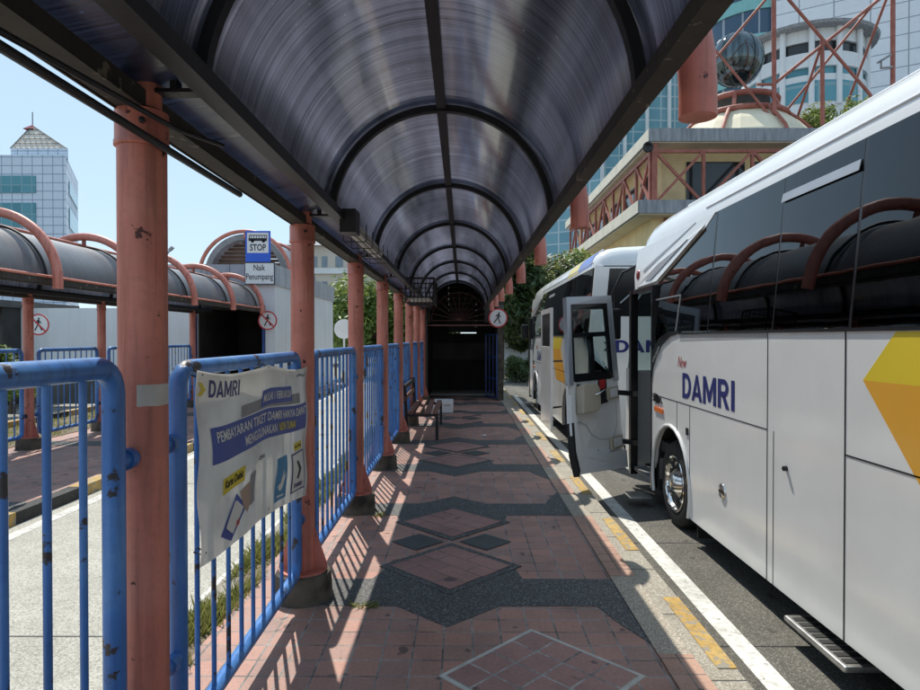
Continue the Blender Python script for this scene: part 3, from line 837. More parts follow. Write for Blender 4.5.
# ------------------------------------------------------------------ banner
BY0, BY1 = 2.215, 3.86
ban = empty('banner', (-.93, 3.0, .7), 'creased white vinyl banner with blue headline tied to the blue railing', 'banner')
def bmap(u, v, w=0):            # u 0..1 along, v 0..1 up
    y = BY0 + (BY1 - BY0) * u
    zt = 1.488 - .055 * u - .009 * math.sin(u * 9.0) - .012 * abs(math.sin(u * 6.28))
    zb = .80 - .15 * u + .03 * math.sin(u * 3.14)
    z = zb + (zt - zb) * v
    x = -.925 + .005 * math.sin(u * 11 + v * 2.2) + .0025 * math.sin(u * 27 - v * 3) + .014 * (1 - v) * math.sin(u * 5 + 1) + .006 * math.sin(v * 13 + u * 6)
    if u > .94: x -= (u - .94) * .25
    return Vector((x + w, y, z))
b = MB(); nu, nv = 60, 26
for lay in (0, -.0015):
    b.add([bmap(i / nu, j / nv, lay) for j in range(nv + 1) for i in range(nu + 1)],
          [(j * (nu + 1) + i, j * (nu + 1) + i + 1, (j + 1) * (nu + 1) + i + 1, (j + 1) * (nu + 1) + i) for j in range(nv) for i in range(nu)])
b.build('vinyl_sheet', M['banner'], ban, smooth=70, fix=False)
def bpatch(name, mat, u0, u1, v0, v1, w, slope=0.0, inset=0.0):
    b = MB(); n, m = 24, 8
    b.add([bmap(u0 + (u1 - u0) * i / n + (inset * j / m if 0 else 0), v0 + (v1 - v0) * j / m + slope * (i / n), w) for j in range(m + 1) for i in range(n + 1)],
          [(j * (n + 1) + i, j * (n + 1) + i + 1, (j + 1) * (n + 1) + i + 1, (j + 1) * (n + 1) + i) for j in range(m) for i in range(n)])
    return b.build(name, mat, ban, smooth=70, fix=False)
def btext(s, mat, u0, u1, v0, v1, w, slope=0.0, bold=.0):
    vs, fs = text_mesh(s, 1.0, bold, .0005)
    xs = [q[0] for q in vs]; yq = [q[1] for q in vs]
    x0, x1, y0_, y1_ = min(xs), max(xs), min(yq), max(yq)
    b = MB()
    b.add([bmap(u0 + (u1 - u0) * (q[0] - x0) / (x1 - x0), v0 + (v1 - v0) * (q[1] - y0_) / (y1_ - y0_) + slope * (q[0] - x0) / (x1 - x0), w + q[2]) for q in vs], fs)
    return b.build('lettering', mat, ban, fix=False)
damri(M['navy'], lambda u, v, w: bmap(.065 + u, .865 + v, .003), ban, .20, .095)
b = MB(); b.add([bmap(*q, .003) for q in ((.005, .94), (.025, .94), (.05, .905), (.025, .87), (.005, .87), (.025, .905))], [(0, 1, 2, 5), (5, 2, 3, 4)])
b.build('arrow_mark', M['banner_yellow'], ban, fix=False)
btext('~', M['banner_grey'], .84, .95, .935, .965, .003)
bpatch('date_panel', M['banner_grey'], .29, .86, .715, .79, .0030, .03)
bpatch('date_panel', M['banner_blue'], .43, .76, .735, .845, .0042, .03)
btext('MULAI 1 FEBRUARI 2024', M['banner_white'], .445, .745, .765, .82, .0055, .03, .012)
bpatch('headline_panel', M['banner_blue'], .06, .965, .50, .70, .0036, .035)
btext('PEMBAYARAN TIKET DAMRI HANYA DAPAT', M['banner_white'], .09, .94, .615, .675, .005, .035, .014)
btext('MENGGUNAKAN', M['banner_white'], .30, .585, .535, .595, .005, .012, .014)
btext('NON TUNAI', M['banner_yellow'], .61, .81, .55, .61, .005, .008, .014)
bpatch('tag_panel', M['banner_yellow'], .13, .29, .305, .40, .0035, .02)
btext('Kartu Debit', M['ink'], .145, .275, .335, .385, .005, .018, .012)
bpatch('tag_panel', M['banner_yellow'], .80, .915, .375, .435, .0035, .01)
btext('Kartu Uang', M['ink'], .81, .905, .39, .42, .005, .01, .01)
bpatch('app_panel', M['banner_cyan'], .575, .70, .05, .36, .0035, .01)
b = MB(); b.add([bmap(*q, .005) for q in ((.60, .16), (.635, .18), (.66, .27), (.665, .22), (.69, .25), (.66, .14), (.64, .12), (.62, .13))], [(0, 1, 7), (1, 2, 3, 6, 7), (3, 4, 5, 6)])
b.build('bird_mark', M['banner_white'], ban, fix=False)
bpatch('caption_line', M['banner_white'], .60, .675, .078, .092, .005)
bpatch('card_panel', M['navy'], .755, .935, .06, .36, .0030, .015)
bpatch('card_panel', M['banner_white'], .765, .925, .072, .348, .0042, .015)
b = MB(); b.add([bmap(*q, .0056) for q in ((.82, .30), (.85, .30), (.89, .235), (.85, .165), (.82, .165), (.855, .235))], [(0, 1, 2, 5), (5, 2, 3, 4)])
b.build('arrow_mark', M['ink'], ban, fix=False)
damri(M['navy'], lambda u, v, w: bmap(.79 + u, .10 + v, .0056), ban, .11, .035)
btext('QRIS', M['ink'], .41, .46, .395, .425, .004, .004, .01)
bpatch('phone_picture', M['banner_grey'], .335, .385, .14, .34, .0035, .01)
b = MB(); b.add([bmap(*q, .0035) for q in ((.09, .10), (.16, -.0 + .03), (.30, .16), (.235, .27))], [(0, 1, 2, 3)])
b.build('card_reader_picture', M['banner_blue'], ban, fix=False)
b = MB(); b.add([bmap(*q, .0050) for q in ((.125, .125), (.17, .065), (.275, .165), (.225, .24))], [(0, 1, 2, 3)])
b.build('card_reader_picture', M['banner_white'], ban, fix=False)
b = MB(); b.add([bmap(*q, .0058) for q in ((.20, .085), (.225, .095), (.23, .125), (.205, .115))], [(0, 1, 2, 3)])
b.build('card_reader_picture', M['red_letter'], ban, fix=False)
b = MB(); b.add([bmap(*q, .0042) for q in ((.26, .27), (.33, .30), (.34, .16), (.30, .12), (.275, .17))], [(0, 1, 2, 3, 4)])
b.build('hand_picture', M['banner_skin'], ban, fix=False)
for (u, v) in ((.03, .98), (.5, .985), (.955, .97), (.02, .06), (.52, .035)):
    b = MB(); q = bmap(u, v, .002); b.tube([q, q + Vector((-.03, .0, .02)), q + Vector((-.05, .01, .0)), q + Vector((-.01, .012, -.012))], .003, 6)
    b.build('cable_tie', M['ink'], ban)

tag(one('paper_scrap', M['sign_white'], lambda b: b.hexa([Vector(q) for q in ((.30, 10.4, .011), (.37, 10.38, .011), (.39, 10.44, .011), (.33, 10.46, .011), (.31, 10.41, .018), (.36, 10.40, .032), (.37, 10.43, .03), (.34, 10.44, .02))])), 'tiny crumpled white paper scrap lying in the middle of the pavement', 'litter')
# ------------------------------------------------------------------ bench and white box
bn = empty('bench', (-.62, 9.9, 0), 'slatted bench with dark metal frame against the blue railing, near the tunnel end', 'bench')
for k in range(4):
    x = -.86 + k * .13
    one('seat_slat', M['wood'], lambda b: b.box(x, x + .085, 9.95, 11.9, .415, .445), bn, bevel=.004)
for yy in (10.0, 11.8):
    one('leg', M['black_steel'], lambda b: b.beam((-.40, yy, 0), (-.40, yy, .41), .045, .045, up=Vector((0, 1, 0))), bn)
    one('leg', M['black_steel'], lambda b: b.beam((-.86, yy, 0), (-.90, yy, .80), .045, .045, up=Vector((0, 1, 0))), bn)
    one('cross_bar', M['black_steel'], lambda b: b.box(-.875, -.38, yy - .02, yy + .02, .37, .413), bn)
for z in (.62, .80):
    one('back_slat', M['wood'] if z < .7 else M['black_steel'], lambda b: b.box(-.915, -.885, 9.92, 11.9, z, z + .07), bn)
wb = empty('planter_box', (-.5, 13.8, 0), 'low white painted box with scribbled lettering on the floor before the gate', 'box')
one('box_body', M['sign_white'], lambda b: b.box(-.62, -.20, 13.6, 14.1, .0, .26), wb, bevel=.02)
one('scribble', M['ink'], lambda b: b.tube([(-.40 + .012 * k, 13.597, .17 + .02 * math.sin(k * 2.3)) for k in range(13)], .003, 4), wb)

# ------------------------------------------------------------------ end portal
PY = 16.5
po = empty('gatehouse', (0, PY, 0), 'dark gatehouse closing the far end of the walkway, with an open blue gate', 'gatehouse')
def pw(b):
    b.box(-1.05, -.935, PY, PY + 4, 0, 3.25)
    b.box(.93, 1.05, PY + .1, PY + 4, 0, 3.25)
    b.box(-1.05, 1.05, PY, PY + 4, 3.25, 3.45)
    b.box(-.935, -.42, PY + 2.8, PY + 3.0, 0, 3.25); b.box(.42, .93, PY + 2.8, PY + 3.0, 0, 3.25); b.box(-.42, .42, PY + 2.8, PY + 3.0, 0, 1.74)
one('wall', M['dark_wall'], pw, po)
one('wall_band', M['dark_wall2'], lambda b: b.box(-.9, .9, PY + 2.77, PY + 2.797, .95, 1.45), po)
one('lit_floor_strip', M['concrete'], lambda b: b.box(-.9, .9, PY + 1.2, PY + 2.5, .003, .06), po)  # paler slab stands in for the line of light on the floor
def lv(b):
    for k in range(9):
        z = 1.75 + k * .17
        b.hexa([Vector(q) for q in ((-.43, PY + 2.80, z + .02), (.43, PY + 2.80, z + .02), (.415, PY + 2.98, z + .198), (-.415, PY + 2.98, z + .198), (-.415, PY + 2.80, z + .055), (.415, PY + 2.80, z + .055), (.415, PY + 2.98, z + .213), (-.415, PY + 2.98, z + .213))])
one('louvre', M['dark_wall2'], lv, po)
def fan(b):
    c = Vector((-.08, PY + .03, 2.05))
    for k in range(13):
        a = R(k * 15)
        b.tube([c, c + Vector((math.cos(a), 0, math.sin(a))) * .72], .005, 6)
    for r in (.72,):
        b.tube([c + Vector((math.cos(R(q * 9)) * r, 0, math.sin(R(q * 9)) * r)) for q in range(21)], .006, 6)
    b.tube([(-.93, PY + .03, 1.93), (.93, PY + .03, 1.93)], .022, 8)
one('fanlight', M['pink_rod'], fan, po)
def tym(b):      # thin sheet closing the wall round the vault end
    o_ = arc(VR - .01, 0, 180, 24, PY + .001)
    for k in range(24):
        p0, p1 = o_[k], o_[k + 1]
        b.hexa([p0, p1, p1 + Vector((0, .06, 0)), p0 + Vector((0, .06, 0)),
                Vector((p0.x * 1.0, p0.y, 3.25)), Vector((p1.x, p1.y, 3.25)), Vector((p1.x, p1.y + .06, 3.25)), Vector((p0.x, p0.y + .06, 3.25))])
    b.box(.57, .93, PY, PY + .06, 2.0, 3.25); b.box(-.935, -.83, PY, PY + .06, 2.0, 3.25)
one('gable', M['dark_wall'], tym, po)
one('post', M['footing'], lambda b: b.box(.90, 1.05, PY - .14, PY + .08, 0, 2.45), po, bevel=.01)
one('post', M['black_steel'], lambda b: b.box(-.955, -.90, PY - .1, PY - .02, 0, 2.3), po)
def gate(b):
    x0, y0, x1, y1 = .88, PY - .1, .63, PY + .75
    for t in (0, .33, .66, 1):
        b.beam((x0 + (x1 - x0) * t, y0 + (y1 - y0) * t, .05), (x0 + (x1 - x0) * t, y0 + (y1 - y0) * t, 1.70), .035 if t in (0, 1) else .02, .035)
    for z in (.06, .55, 1.1, 1.69): b.beam((x0, y0, z), (x1, y1, z), .03, .03)
one('gate_leaf', M['blue_dark'], gate, po)

def walk_figure(pmap, mat, parent, s):
    """crossed-out pedestrian of a road sign: head, torso, arms and legs as flat shapes"""
    def P2(x, y): return pmap(x * s, y * s, .003)
    b = MB()
    b.add([P2(.03 + .085 * math.cos(R(a)), .52 + .085 * math.sin(R(a))) for a in range(0, 360, 30)], [list(range(12))])
    for poly in ([(-.08, .42), (.09, .42), (.08, .0), (-.09, .0)], [(-.09, .03), (.03, .03), (-.27, -.55), (-.38, -.50)], [(-.03, .03), (.09, .02), (.20, -.22), (.36, -.48), (.26, -.54), (.08, -.22)],
                 [(-.08, .42), (-.02, .36), (-.22, .06), (-.30, .10)], [(.05, .40), (.10, .34), (.28, .14), (.24, .07), (.04, .28)]):
        b.add([P2(*q) for q in poly], [list(range(len(poly)))])
    return b.build('walking_figure', mat, parent, fix=False)
def round_sign(c, r, label, d=Vector((1, 0, 0)), slash=True, tilt=0):
    c = Vector(c); nrm = d.cross(Vector((0, 0, 1))).normalized()     # faces towards -Y for d=+X
    e = empty('no_entry_sign', c - Vector((0, 0, r)), label, 'sign', 'round no-pedestrian signs')
    def pm(x, y, w): 
        ca, sa = math.cos(tilt), math.sin(tilt)
        return c + d * (x * ca - y * sa) + Vector((0, 0, 1)) * (x * sa + y * ca) + nrm * w
    one('sign_plate', M['sign_white'], lambda b: b.lathe(c, nrm, [(-.012, r), (0, r)], 36), e)
    b = MB()
    n = 40
    b.add([pm(rr * math.cos(2 * math.pi * k / n), rr * math.sin(2 * math.pi * k / n), .002) for rr in (r * .86, r * .998) for k in range(n)],
          [(k, (k + 1) % n, n + (k + 1) % n, n + k) for k in range(n)])
    b.build('red_ring', M['sign_red'], e, fix=False)
    walk_figure(pm, M['ink'], e, r * 1.05)
    if slash:
        b = MB(); q = r * .62
        b.add([pm(-q - .05 * r, q - .05 * r, .006), pm(-q + .05 * r, q + .05 * r, .006), pm(q + .05 * r, -q + .05 * r, .006), pm(q - .05 * r, -q - .05 * r, .006)], [(0, 1, 2, 3)])
        b.build('slash_bar', M['sign_red'], e, fix=False)
    return e
round_sign(P(498, 318, 16.25), .245, 'round pedestrian sign tilted on the post beside the dark gateway', slash=False, tilt=-.15)
round_sign(P(267.5, 320.5, 16.3), .245, 'round no pedestrians sign on the white building corner above the dark doorway')
round_sign(P(37.5, 324.5, 15.8), .27, 'round no pedestrians sign beside a far red pillar at the left')

# ------------------------------------------------------------------ white terminal building across the road
tb = empty('terminal_building', (-6, 20, 0), 'white terminal building with grey parapet where the opposite walkway ends', 'building')
FX = -4.86
def tw(b):
    b.box(-5.12, FX, 16.6, 24, -.2, 2.97)
    b.box(-7.9, -6.98, 16.6, 24, -.2, 2.97)
    b.box(-6.98, -5.12, 16.6, 17.0, 2.45, 2.97)
    b.box(-6.98, -5.12, 23.5, 24, -.2, 2.97)
one('wall', M['white_wall'], tw, tb)
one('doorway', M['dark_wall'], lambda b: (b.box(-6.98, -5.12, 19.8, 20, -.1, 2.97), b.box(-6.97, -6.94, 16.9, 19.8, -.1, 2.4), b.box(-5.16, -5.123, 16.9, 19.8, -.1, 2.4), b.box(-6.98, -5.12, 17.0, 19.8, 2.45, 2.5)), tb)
one('door_frame', M['blue_dark'], lambda b: (b.box(-5.19, -5.13, 16.56, 16.64, -.1, 2.4), b.box(-6.97, -6.91, 16.56, 16.64, -.1, 2.4)), tb)
one('parapet', M['parapet'], lambda b: b.box(-7.95, FX + .04, 16.5, 16.62, 2.97, 3.5), tb)
one('parapet', M['parapet_side'], lambda b: b.box(FX - .08, FX + .04, 16.62, 24.04, 2.97, 3.5), tb)
one('roof', M['concrete'], lambda b: b.box(-7.95, FX - .08, 16.62, 24.04, 2.98, 3.2), tb)
def sky_v(b):
    o_, i_ = arc(1.30, 0, 180, 24, 20, 3.55, -6.77), arc(1.12, 0, 180, 24, 20, 3.55, -6.77)
    for k in range(24):
        b.hexa([i_[k], i_[k + 1], i_[k + 1] + Vector((0, 4, 0)), i_[k] + Vector((0, 4, 0)), o_[k], o_[k + 1], o_[k + 1] + Vector((0, 4, 0)), o_[k] + Vector((0, 4, 0))])
sv = one('barrel_rooflight', M['vault_out'], sky_v, tb, smooth=40)
def lv2(b):
    for k in range(12):
        z = 3.3 + k * .12
        w_ = math.sqrt(max(.05, 1.1 ** 2 - (z - 3.55) ** 2))
        b.box(-6.77 - w_, -6.77 + w_, 20.4, 20.48, z, z + .09)
one('louvre', M['brown'], lv2, tb)
one('hoop', M['red'], lambda b: b.tube([Vector((-6.77 - 1.42, 19.9, 3.3))] + arc(1.42, 180, 0, 28, 19.9, 3.5, -6.77) + [Vector((-6.77 + 1.42, 19.9, 3.3))], .06, 12), tb, smooth=50)
one('hoop', M['red'], lambda b: b.tube([Vector((-6.77 - 1.42, 22.2, 3.3))] + arc(1.42, 180, 0, 28, 22.2, 3.5, -6.77) + [Vector((-6.77 + 1.42, 22.2, 3.3))], .06, 12), tb, smooth=50)
one('hoop_post', M['red'], lambda b: b.tube([(-6.77, 19.9, 4.7), (-6.77, 20.05, 4.95)], .05, 8), tb)

# bus stop sign
st = empty('bus_stop_sign', (P(258, 284, 15.42)), 'blue bus stop sign with STOP above a white Naik Penumpang plate', 'sign')
ds = 15.42
def smap(px0, py0):
    o = P(px0, py0, ds)
    return lambda u, v, w: o + Vector((u, -.012 - w, v))
def sb_(b):
    a, c = P(245.5, 262, ds), P(270.5, 231, ds)
    b.box(a.x, c.x, ds - .01, ds + .02, a.z, c.z)
one('stop_plate', M['sign_blue'], sb_, st, bevel=.005)
def sb2(b):
    a, c = P(247.3, 253, ds), P(268.8, 232.8, ds)
    b.box(a.x, c.x, ds - .0135, ds - .009, a.z, c.z)
one('stop_panel', M['sign_white'], sb2, st)
lettering('STOP', M['ink'], lambda u, v, w: P(250.2, 250.8, ds) + Vector((u, -.015 - w, v)), st, 16 * ds / F, 6.6 * ds / F, .02)
def busico(b):
    o = P(248.8, 241.5, ds); k = ds / F
    q = lambda x, z: (o.x + x * k, ds - .0145, o.z + z * k)
    pr = lambda pts: b.prism([q(*p) for p in pts], (0, -.002, 0))
    pr([(0, 0.4), (18.5, 0.4), (18.5, 3.2), (0, 3.2)])
    pr([(0.5, 3.2), (1.2, 3.2), (1.2, 6), (0.5, 6)]); pr([(17.8, 3.2), (18.5, 3.2), (18.5, 6), (17.8, 6)])
    for i in range(6): pr([(2.6 + i * 2.6, 3.2), (3.1 + i * 2.6, 3.2), (3.1 + i * 2.6, 6), (2.6 + i * 2.6, 6)])
    pr([(.5, 5.6), (18.5, 5.6), (18.3, 6.4), (.8, 6.4)])
    for cx in (4, 15): pr([(cx + 1.7 * math.cos(R(a)), .3 + 1.7 * math.sin(R(a))) for a in range(0, 360, 30)])
one('bus_symbol', M['ink'], busico, st)
def sb3(b):
    a, c = P(244.8, 284.5, ds), P(274.6, 262.4, ds)
    b.box(a.x, c.x, ds - .008, ds + .02, a.z, c.z)
one('notice_frame', M['ink'], sb3, st)
def sb4(b):
    a, c = P(245.5, 283.7, ds), P(273.9, 263.2, ds)
    b.box(a.x, c.x, ds - .011, ds - .007, a.z, c.z)
one('notice_plate', M['sign_white'], sb4, st)
lettering('Naik', M['ink'], lambda u, v, w: P(253.8, 270.6, ds) + Vector((u, -.0125 - w, v)), st, 11.5 * ds / F, 6 * ds / F, .01)
lettering('Penumpang', M['ink'], lambda u, v, w: P(246.2, 281.5, ds) + Vector((u, -.0125 - w, v)), st, 27 * ds / F, 8 * ds / F, .01)
one('bracket', M['black_steel'], lambda b: (b.box(P(246, 0, ds).x, P(272, 0, ds).x, ds + .02, ds + .05, 3.03, 3.07), b.box(P(252, 0, ds).x, P(253.5, 0, ds).x, ds + .02, ds + .05, 2.95, 3.9), b.tube([(P(250, 0, ds).x, ds + .04, 3.05), (P(250, 0, ds).x, ds + .22, 3.05)], .02, 8)), st)

# long white wall and dark shed behind the opposite platform
w_ = empty('white_wall', (-9.9, 17.6, 0), 'long plain white wall behind the railings of the opposite platform', 'wall')
one('wall_face', M['white_wall'], lambda b: b.box(-12.1, -8.15, 17.5, 17.8, -.2, 2.42), w_)
one('dark_base', M['dark_wall2'], lambda b: b.box(-12.1, -8.15, 17.44, 17.497, -.2, .75), w_)
sh = empty('shed', (-15, 19, 0), 'dark open shed at the left edge behind the opposite platform', 'shed')
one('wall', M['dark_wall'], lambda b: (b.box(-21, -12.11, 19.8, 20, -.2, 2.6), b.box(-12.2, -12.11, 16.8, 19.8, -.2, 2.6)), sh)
one('roof', M['dark_wall2'], lambda b: b.box(-21, -12.05, 16.6, 20.1, 2.42, 2.6), sh)
one('fascia', M['red_old'], lambda b: b.box(-21, -12.05, 16.55, 16.6, 2.25, 2.5), sh)

# ------------------------------------------------------------------ buses
def make_bus(XL, YF, label, near):
    L = 8.25; W = 2.35; YR = YF - L; z0 = RZ
    e = empty('bus', (XL + W / 2, YF - L / 2, z0), label, 'bus', 'white coaches at the kerb')
    def X(z):              # side leans in above the belt
        return XL + (.085 * max(0, (z - 1.64)) / .94)
    def sp(f, z, w=0.0):   # f = metres behind the front; z world height; w = outwards
        return Vector((X(z) - w, YF - f, z))
    def panel(name, mat, pts, t=.03, w=0.0, **kw):
        b = MB(); b.prism([sp(f, z, w) for f, z in pts], (t, 0, 0)); return b.build(name, mat, e, **kw)
    fw, rw, ra = 1.80, 6.45, .52
    zb = .09
    axz = z0 + .40
    def archpts(fc):
        a0 = math.asin((zb - axz) / ra)
        return [(fc - ra * math.cos(a0 + (math.pi - 2 * a0) * k / 14), axz + ra * math.sin(a0 + (math.pi - 2 * a0) * k / 14)) for k in range(15)]
    low = [(1.235, zb)]
    pts = [(1.235, .30)] + [q for q in archpts(fw) if q[0] > 1.25 and not (q[0] < 1.6 and q[1] < .30)]
    pts += archpts(rw) + [(L - .05, zb), (L, .3), (L, 1.64), (2.03, 1.64), (1.80, 1.615), (1.55, 1.53), (1.38, 1.42), (1.27, 1.30), (1.235, 1.18)]
    skin = panel('body_side', M['white_coach'], pts, .04)
    # wheel-arch lips
    for fc in (fw, rw):
        b = MB(); ap = [q for q in archpts(fc) if q[0] > 1.25]
        b.tube([sp(f, z, .004) for f, z in ap], .016, 8)
        b.build('arch_lip', M['white_coach'], e, smooth=60)
    # seams
    b = MB()
    def seam(f0, zz0, f1, zz1, w=.006):
        b.beam(sp(f0, zz0, .0005), sp(f1, zz1, .0005), w, .003, up=Vector((1, 0, 0)))
    seam(1.24, 1.04, 3.66, 1.03); seam(4.47, 1.02, L - .02, 1.02, .008)
    seam(3.66, zb, 3.66, 1.64, .007); seam(3.74, zb, 3.74, 1.03, .004)
    seam(4.47, zb, 4.47, 1.64, .010); seam(1.98, .55, 1.98, 1.04, .005); seam(2.30, zb, 2.30, 1.04)
    seam(5.6, 1.02, 5.6, zb)
    b.build('panel_seam', M['black_gloss'], e)
    panel('belt_moulding', M['black_gloss'], [(2.03, 1.632), (L, 1.632), (L, 1.650), (2.03, 1.650)], .02, .008)
    panel('belt_stripe', M['grey_plastic'], [(2.05, 1.575), (3.66, 1.60), (3.66, 1.630), (2.05, 1.630)], .01, .0015)
    # curved black trim under the quarter window
    tr = panel('window_trim', M['black_gloss'], [(1.235, 1.18), (1.27, 1.30), (1.38, 1.42), (1.55, 1.53), (1.80, 1.615), (2.03, 1.645), (2.03, 1.665), (1.74, 1.655), (1.50, 1.60), (1.33, 1.515), (1.235, 1.42)], .03, .010)
    if near:
        a, c = sp(1.30, 1.36), sp(1.62, 1.585)
        d = (c - a).normalized(); up = Vector((-1, 0, 0)).cross(d) * -1
        up = d.cross(Vector((1, 0, 0))).normalized()
        if up.z < 0: up = -up
        lettering('CRUISER', M['trim_grey'], lambda u, v, w: a + d * u + up * (v - .01) + Vector((-.014 - w, 0, 0)), e, .26, .035, .01)
    # glazing
    glaz = [(L - .15, 6.9), (6.86, 6.47), (6.43, 5.01), (4.985, 4.51), (4.485, 3.72), (3.70, 2.68)]
    for (fa, fb) in glaz:
        panel('window', M['glass'], [(fa, 1.652), (fb, 1.652), (fb, 2.585), (fa, 2.585)], .006)
    panel('window', M['glass'], [(2.65, 1.652), (2.03, 1.655), (1.74, 1.645), (1.50, 1.59), (1.33, 1.505), (1.236, 1.42), (1.236, 2.13), (2.46, 2.505), (2.65, 2.585)], .006)
    for f in (6.88, 6.45, 4.998, 4.498, 3.71, 2.665):
        wdt = .03 if f in (4.498, 6.45) else .018
        one('window_pillar', M['black_gloss'], lambda bb: bb.beam(sp(f, 1.645, -.004), sp(f, 2.59, -.004), wdt, .006, up=Vector((1, 0, 0))), e)
    one('window_pillar', M['black_gloss'], lambda bb: bb.beam(sp(1.24, 2.122, .002), sp(1.24, 1.40, .002), .03, .01, up=Vector((1, 0, 0))), e)
    # small framed front quarter light
    b = MB()
    for (q0, q1) in (((1.26, 1.98), (1.98, 1.98)), ((1.98, 1.98), (1.94, 1.66))):
        b.beam(sp(*q0, .003), sp(*q1, .003), .014, .006, up=Vector((1, 0, 0)))
    b.build('vent_frame', M['trim_grey'], e)
    b = MB()
    for k in range(8):
        pass
    b.prism([sp(3.70, 2.43, .014), sp(4.47, 2.43, .014), sp(4.47, 2.475, .022), sp(4.47, 2.495, .004), sp(3.70, 2.495, .004), sp(3.70, 2.475, .022)][:2] + [sp(4.47, 2.485, .006), sp(3.70, 2.485, .006)], (.005, 0, 0))
    b.build('rain_visor', M['trim_grey'], e)
    # roof: lofted section, dropping at the front and rear
    sec = [(.085, 2.585), (.09, 2.63), (.105, 2.70), (.14, 2.77), (.20, 2.825), (.29, 2.865), (.45, 2.895), (.8, 2.915), (W / 2, 2.925)]
    sec = sec + [(W - x, z) for x, z in sec[-2::-1]]
    stations = [(L, -.28, .10), (L - .06, -.10, .04), (L - .2, -.02, 0), (L - .5, 0, 0), (2, 0, 0), (1.2, -.005, 0), (.8, -.02, .01), (.58, -.07, .03), (.46, -.15, .06), (.42, -.24, .10)]
    b = MB(); n = len(sec)
    for (f, dz, ins) in stations:
        for (x, z) in sec:
            xx = W / 2 + (x - W / 2) * (1 - ins)
            t = (z - 2.585) / .34
            b.v.append((XL + xx, YF - f, z + dz * t))
    for i in range(len(stations) - 1):
        for k in range(n - 1):
            b.f.append([i * n + k, i * n + k + 1, (i + 1) * n + k + 1, (i + 1) * n + k]); b.mi.append(0)
    b.f.append(list(range(n))); b.mi.append(0)
    e9 = (len(stations) - 1) * n
    b.f.append([e9 + k for k in range(n)]); b.mi.append(0)
    # underside of the roof
    b.f.append([0, n - 1, e9 + n - 1, e9]); b.mi.append(0)
    b.build('roof', M['white_coach'], e, smooth=50)
    one('roof_gutter', M['white_coach'], lambda b: (b.tube([(XL + .098, YR + .2, 2.665), (XL + .098, YF - 2.4, 2.665)], .010, 8), b.tube([(XL + .235, YR + .2, 2.845), (XL + .235, YF - 1.6, 2.845)], .012, 8)), e, smooth=60)
    # front cap with its pointed fin
    cap = panel('front_cap', M['white_coach'], [(2.62, 2.589), (2.46, 2.51), (1.24, 2.135), (.44, 2.135), (.36, 2.30), (.42, 2.589)], .05, .004)
    b = MB(); b.prism([sp(2.42, 2.53, .006), sp(2.38, 2.485, .03), (sp(1.30, 2.16, .03)), sp(.55, 2.15, .02), sp(.60, 2.22, .02), sp(1.3, 2.34, .03)], (.03, 0, 0))
    b.build('fin', M['white_coach'], cap, bevel=.006)
    b = MB()
    b.prism([sp(2.1, 2.455, .033), sp(1.1, 2.19, .033), sp(.9, 2.20, .030), sp(1.3, 2.30, .033)], (.008, 0, 0))
    b.build('fin_stripe', M['trim_grey'], cap)
    b = MB()
    b.prism([sp(2.2, 2.58, .008), sp(1.2, 2.42, .008), sp(.7, 2.33, .008), sp(.75, 2.30, .008), sp(1.2, 2.385, .008)], (.01, 0, 0))
    b.build('fin_stripe', M['trim_grey'], cap)
    one('marker_lamp', M['maroon'], lambda b: b.lathe(sp(.52, 2.30, .004), (-1, 0, 0), [(0, .055), (.012, .05), (.018, .02)], 20), e, smooth=60)
    # doorway
    ds_ = MB()
    ds_.box(XL - .01, XL + .07, YF - .46, YF - .38, zb - .02, 2.133); ds_.box(XL, XL + .10, YF - 1.235, YF - .46, 2.085, 2.132)
    ds_.box(XL - .005, XL + .06, YF - 1.235, YF - 1.20, zb, 2.085)
    ds_.build('door_frame', M['black_gloss'], e)
    # nose side ahead of the door, front panel, windscreen
    b = MB(); b.prism([(XL, YF - .378, zb), (XL, YF - .20, zb), (XL + .02, YF - .12, .3), (XL + .02, YF - .14, 1.25), (XL + .02, YF - .378, 1.25)], (.03, 0, 0)); b.build('nose_side', M['white_coach'], e)
    b = MB(); b.box(XL + .05, XL + W - .05, YF - .14, YF, .12, 1.22); b.build('front_panel', M['white_coach'], e, bevel=.04)
    b = MB(); b.prism([(XL + .06, YF - .06, 1.22), (XL + W - .06, YF - .06, 1.22), (XL + W - .12, YF - .42, 2.56), (XL + .12, YF - .42, 2.56)], (0, -.008, 0)); b.build('windscreen', M['glass_clear'], e)
    b = MB(); b.prism([(XL + .05, YF - .07, 1.22), (XL + .05, YF - .37, 1.22), (XL + .06, YF - .37, 2.13), (XL + .10, YF - .30, 2.13)], (.012, 0, 0)); b.build('window', M['glass_clear'], e)
    for xx in (XL + .35, XL + W - .35):
        one('headlight', M['chrome'], lambda b: b.lathe((xx, YF - .01, .62), (0, 1, 0), [(0, .12), (.03, .11), (.04, .05)], 20), e, smooth=60)
    b = MB(); b.tube([(XL + .25, YF - .35, 2.5), (XL + .05, YF + .15, 2.40), (XL - .06, YF + .2, 2.15), (XL - .06, YF + .2, 1.95)], .018, 8)
    arm = b.build('mirror_arm', M['black_gloss'], e, smooth=60)
    one('mirror', M['black_gloss'], lambda b: b.box(XL - .16, XL + .03, YF + .13, YF + .23, 1.58, 1.96), arm, bevel=.03)
    # rear, right side and floor
    b = MB()
    b.prism([(XL, YR, .12), (XL + W, YR, .12), (XL + W, YR, 1.64), (XL + W - .085, YR, 2.60), (XL + .085, YR, 2.60), (XL, YR, 1.64)], (0, .05, 0)); 
    b.build('rear_panel', M['white_coach'], e)
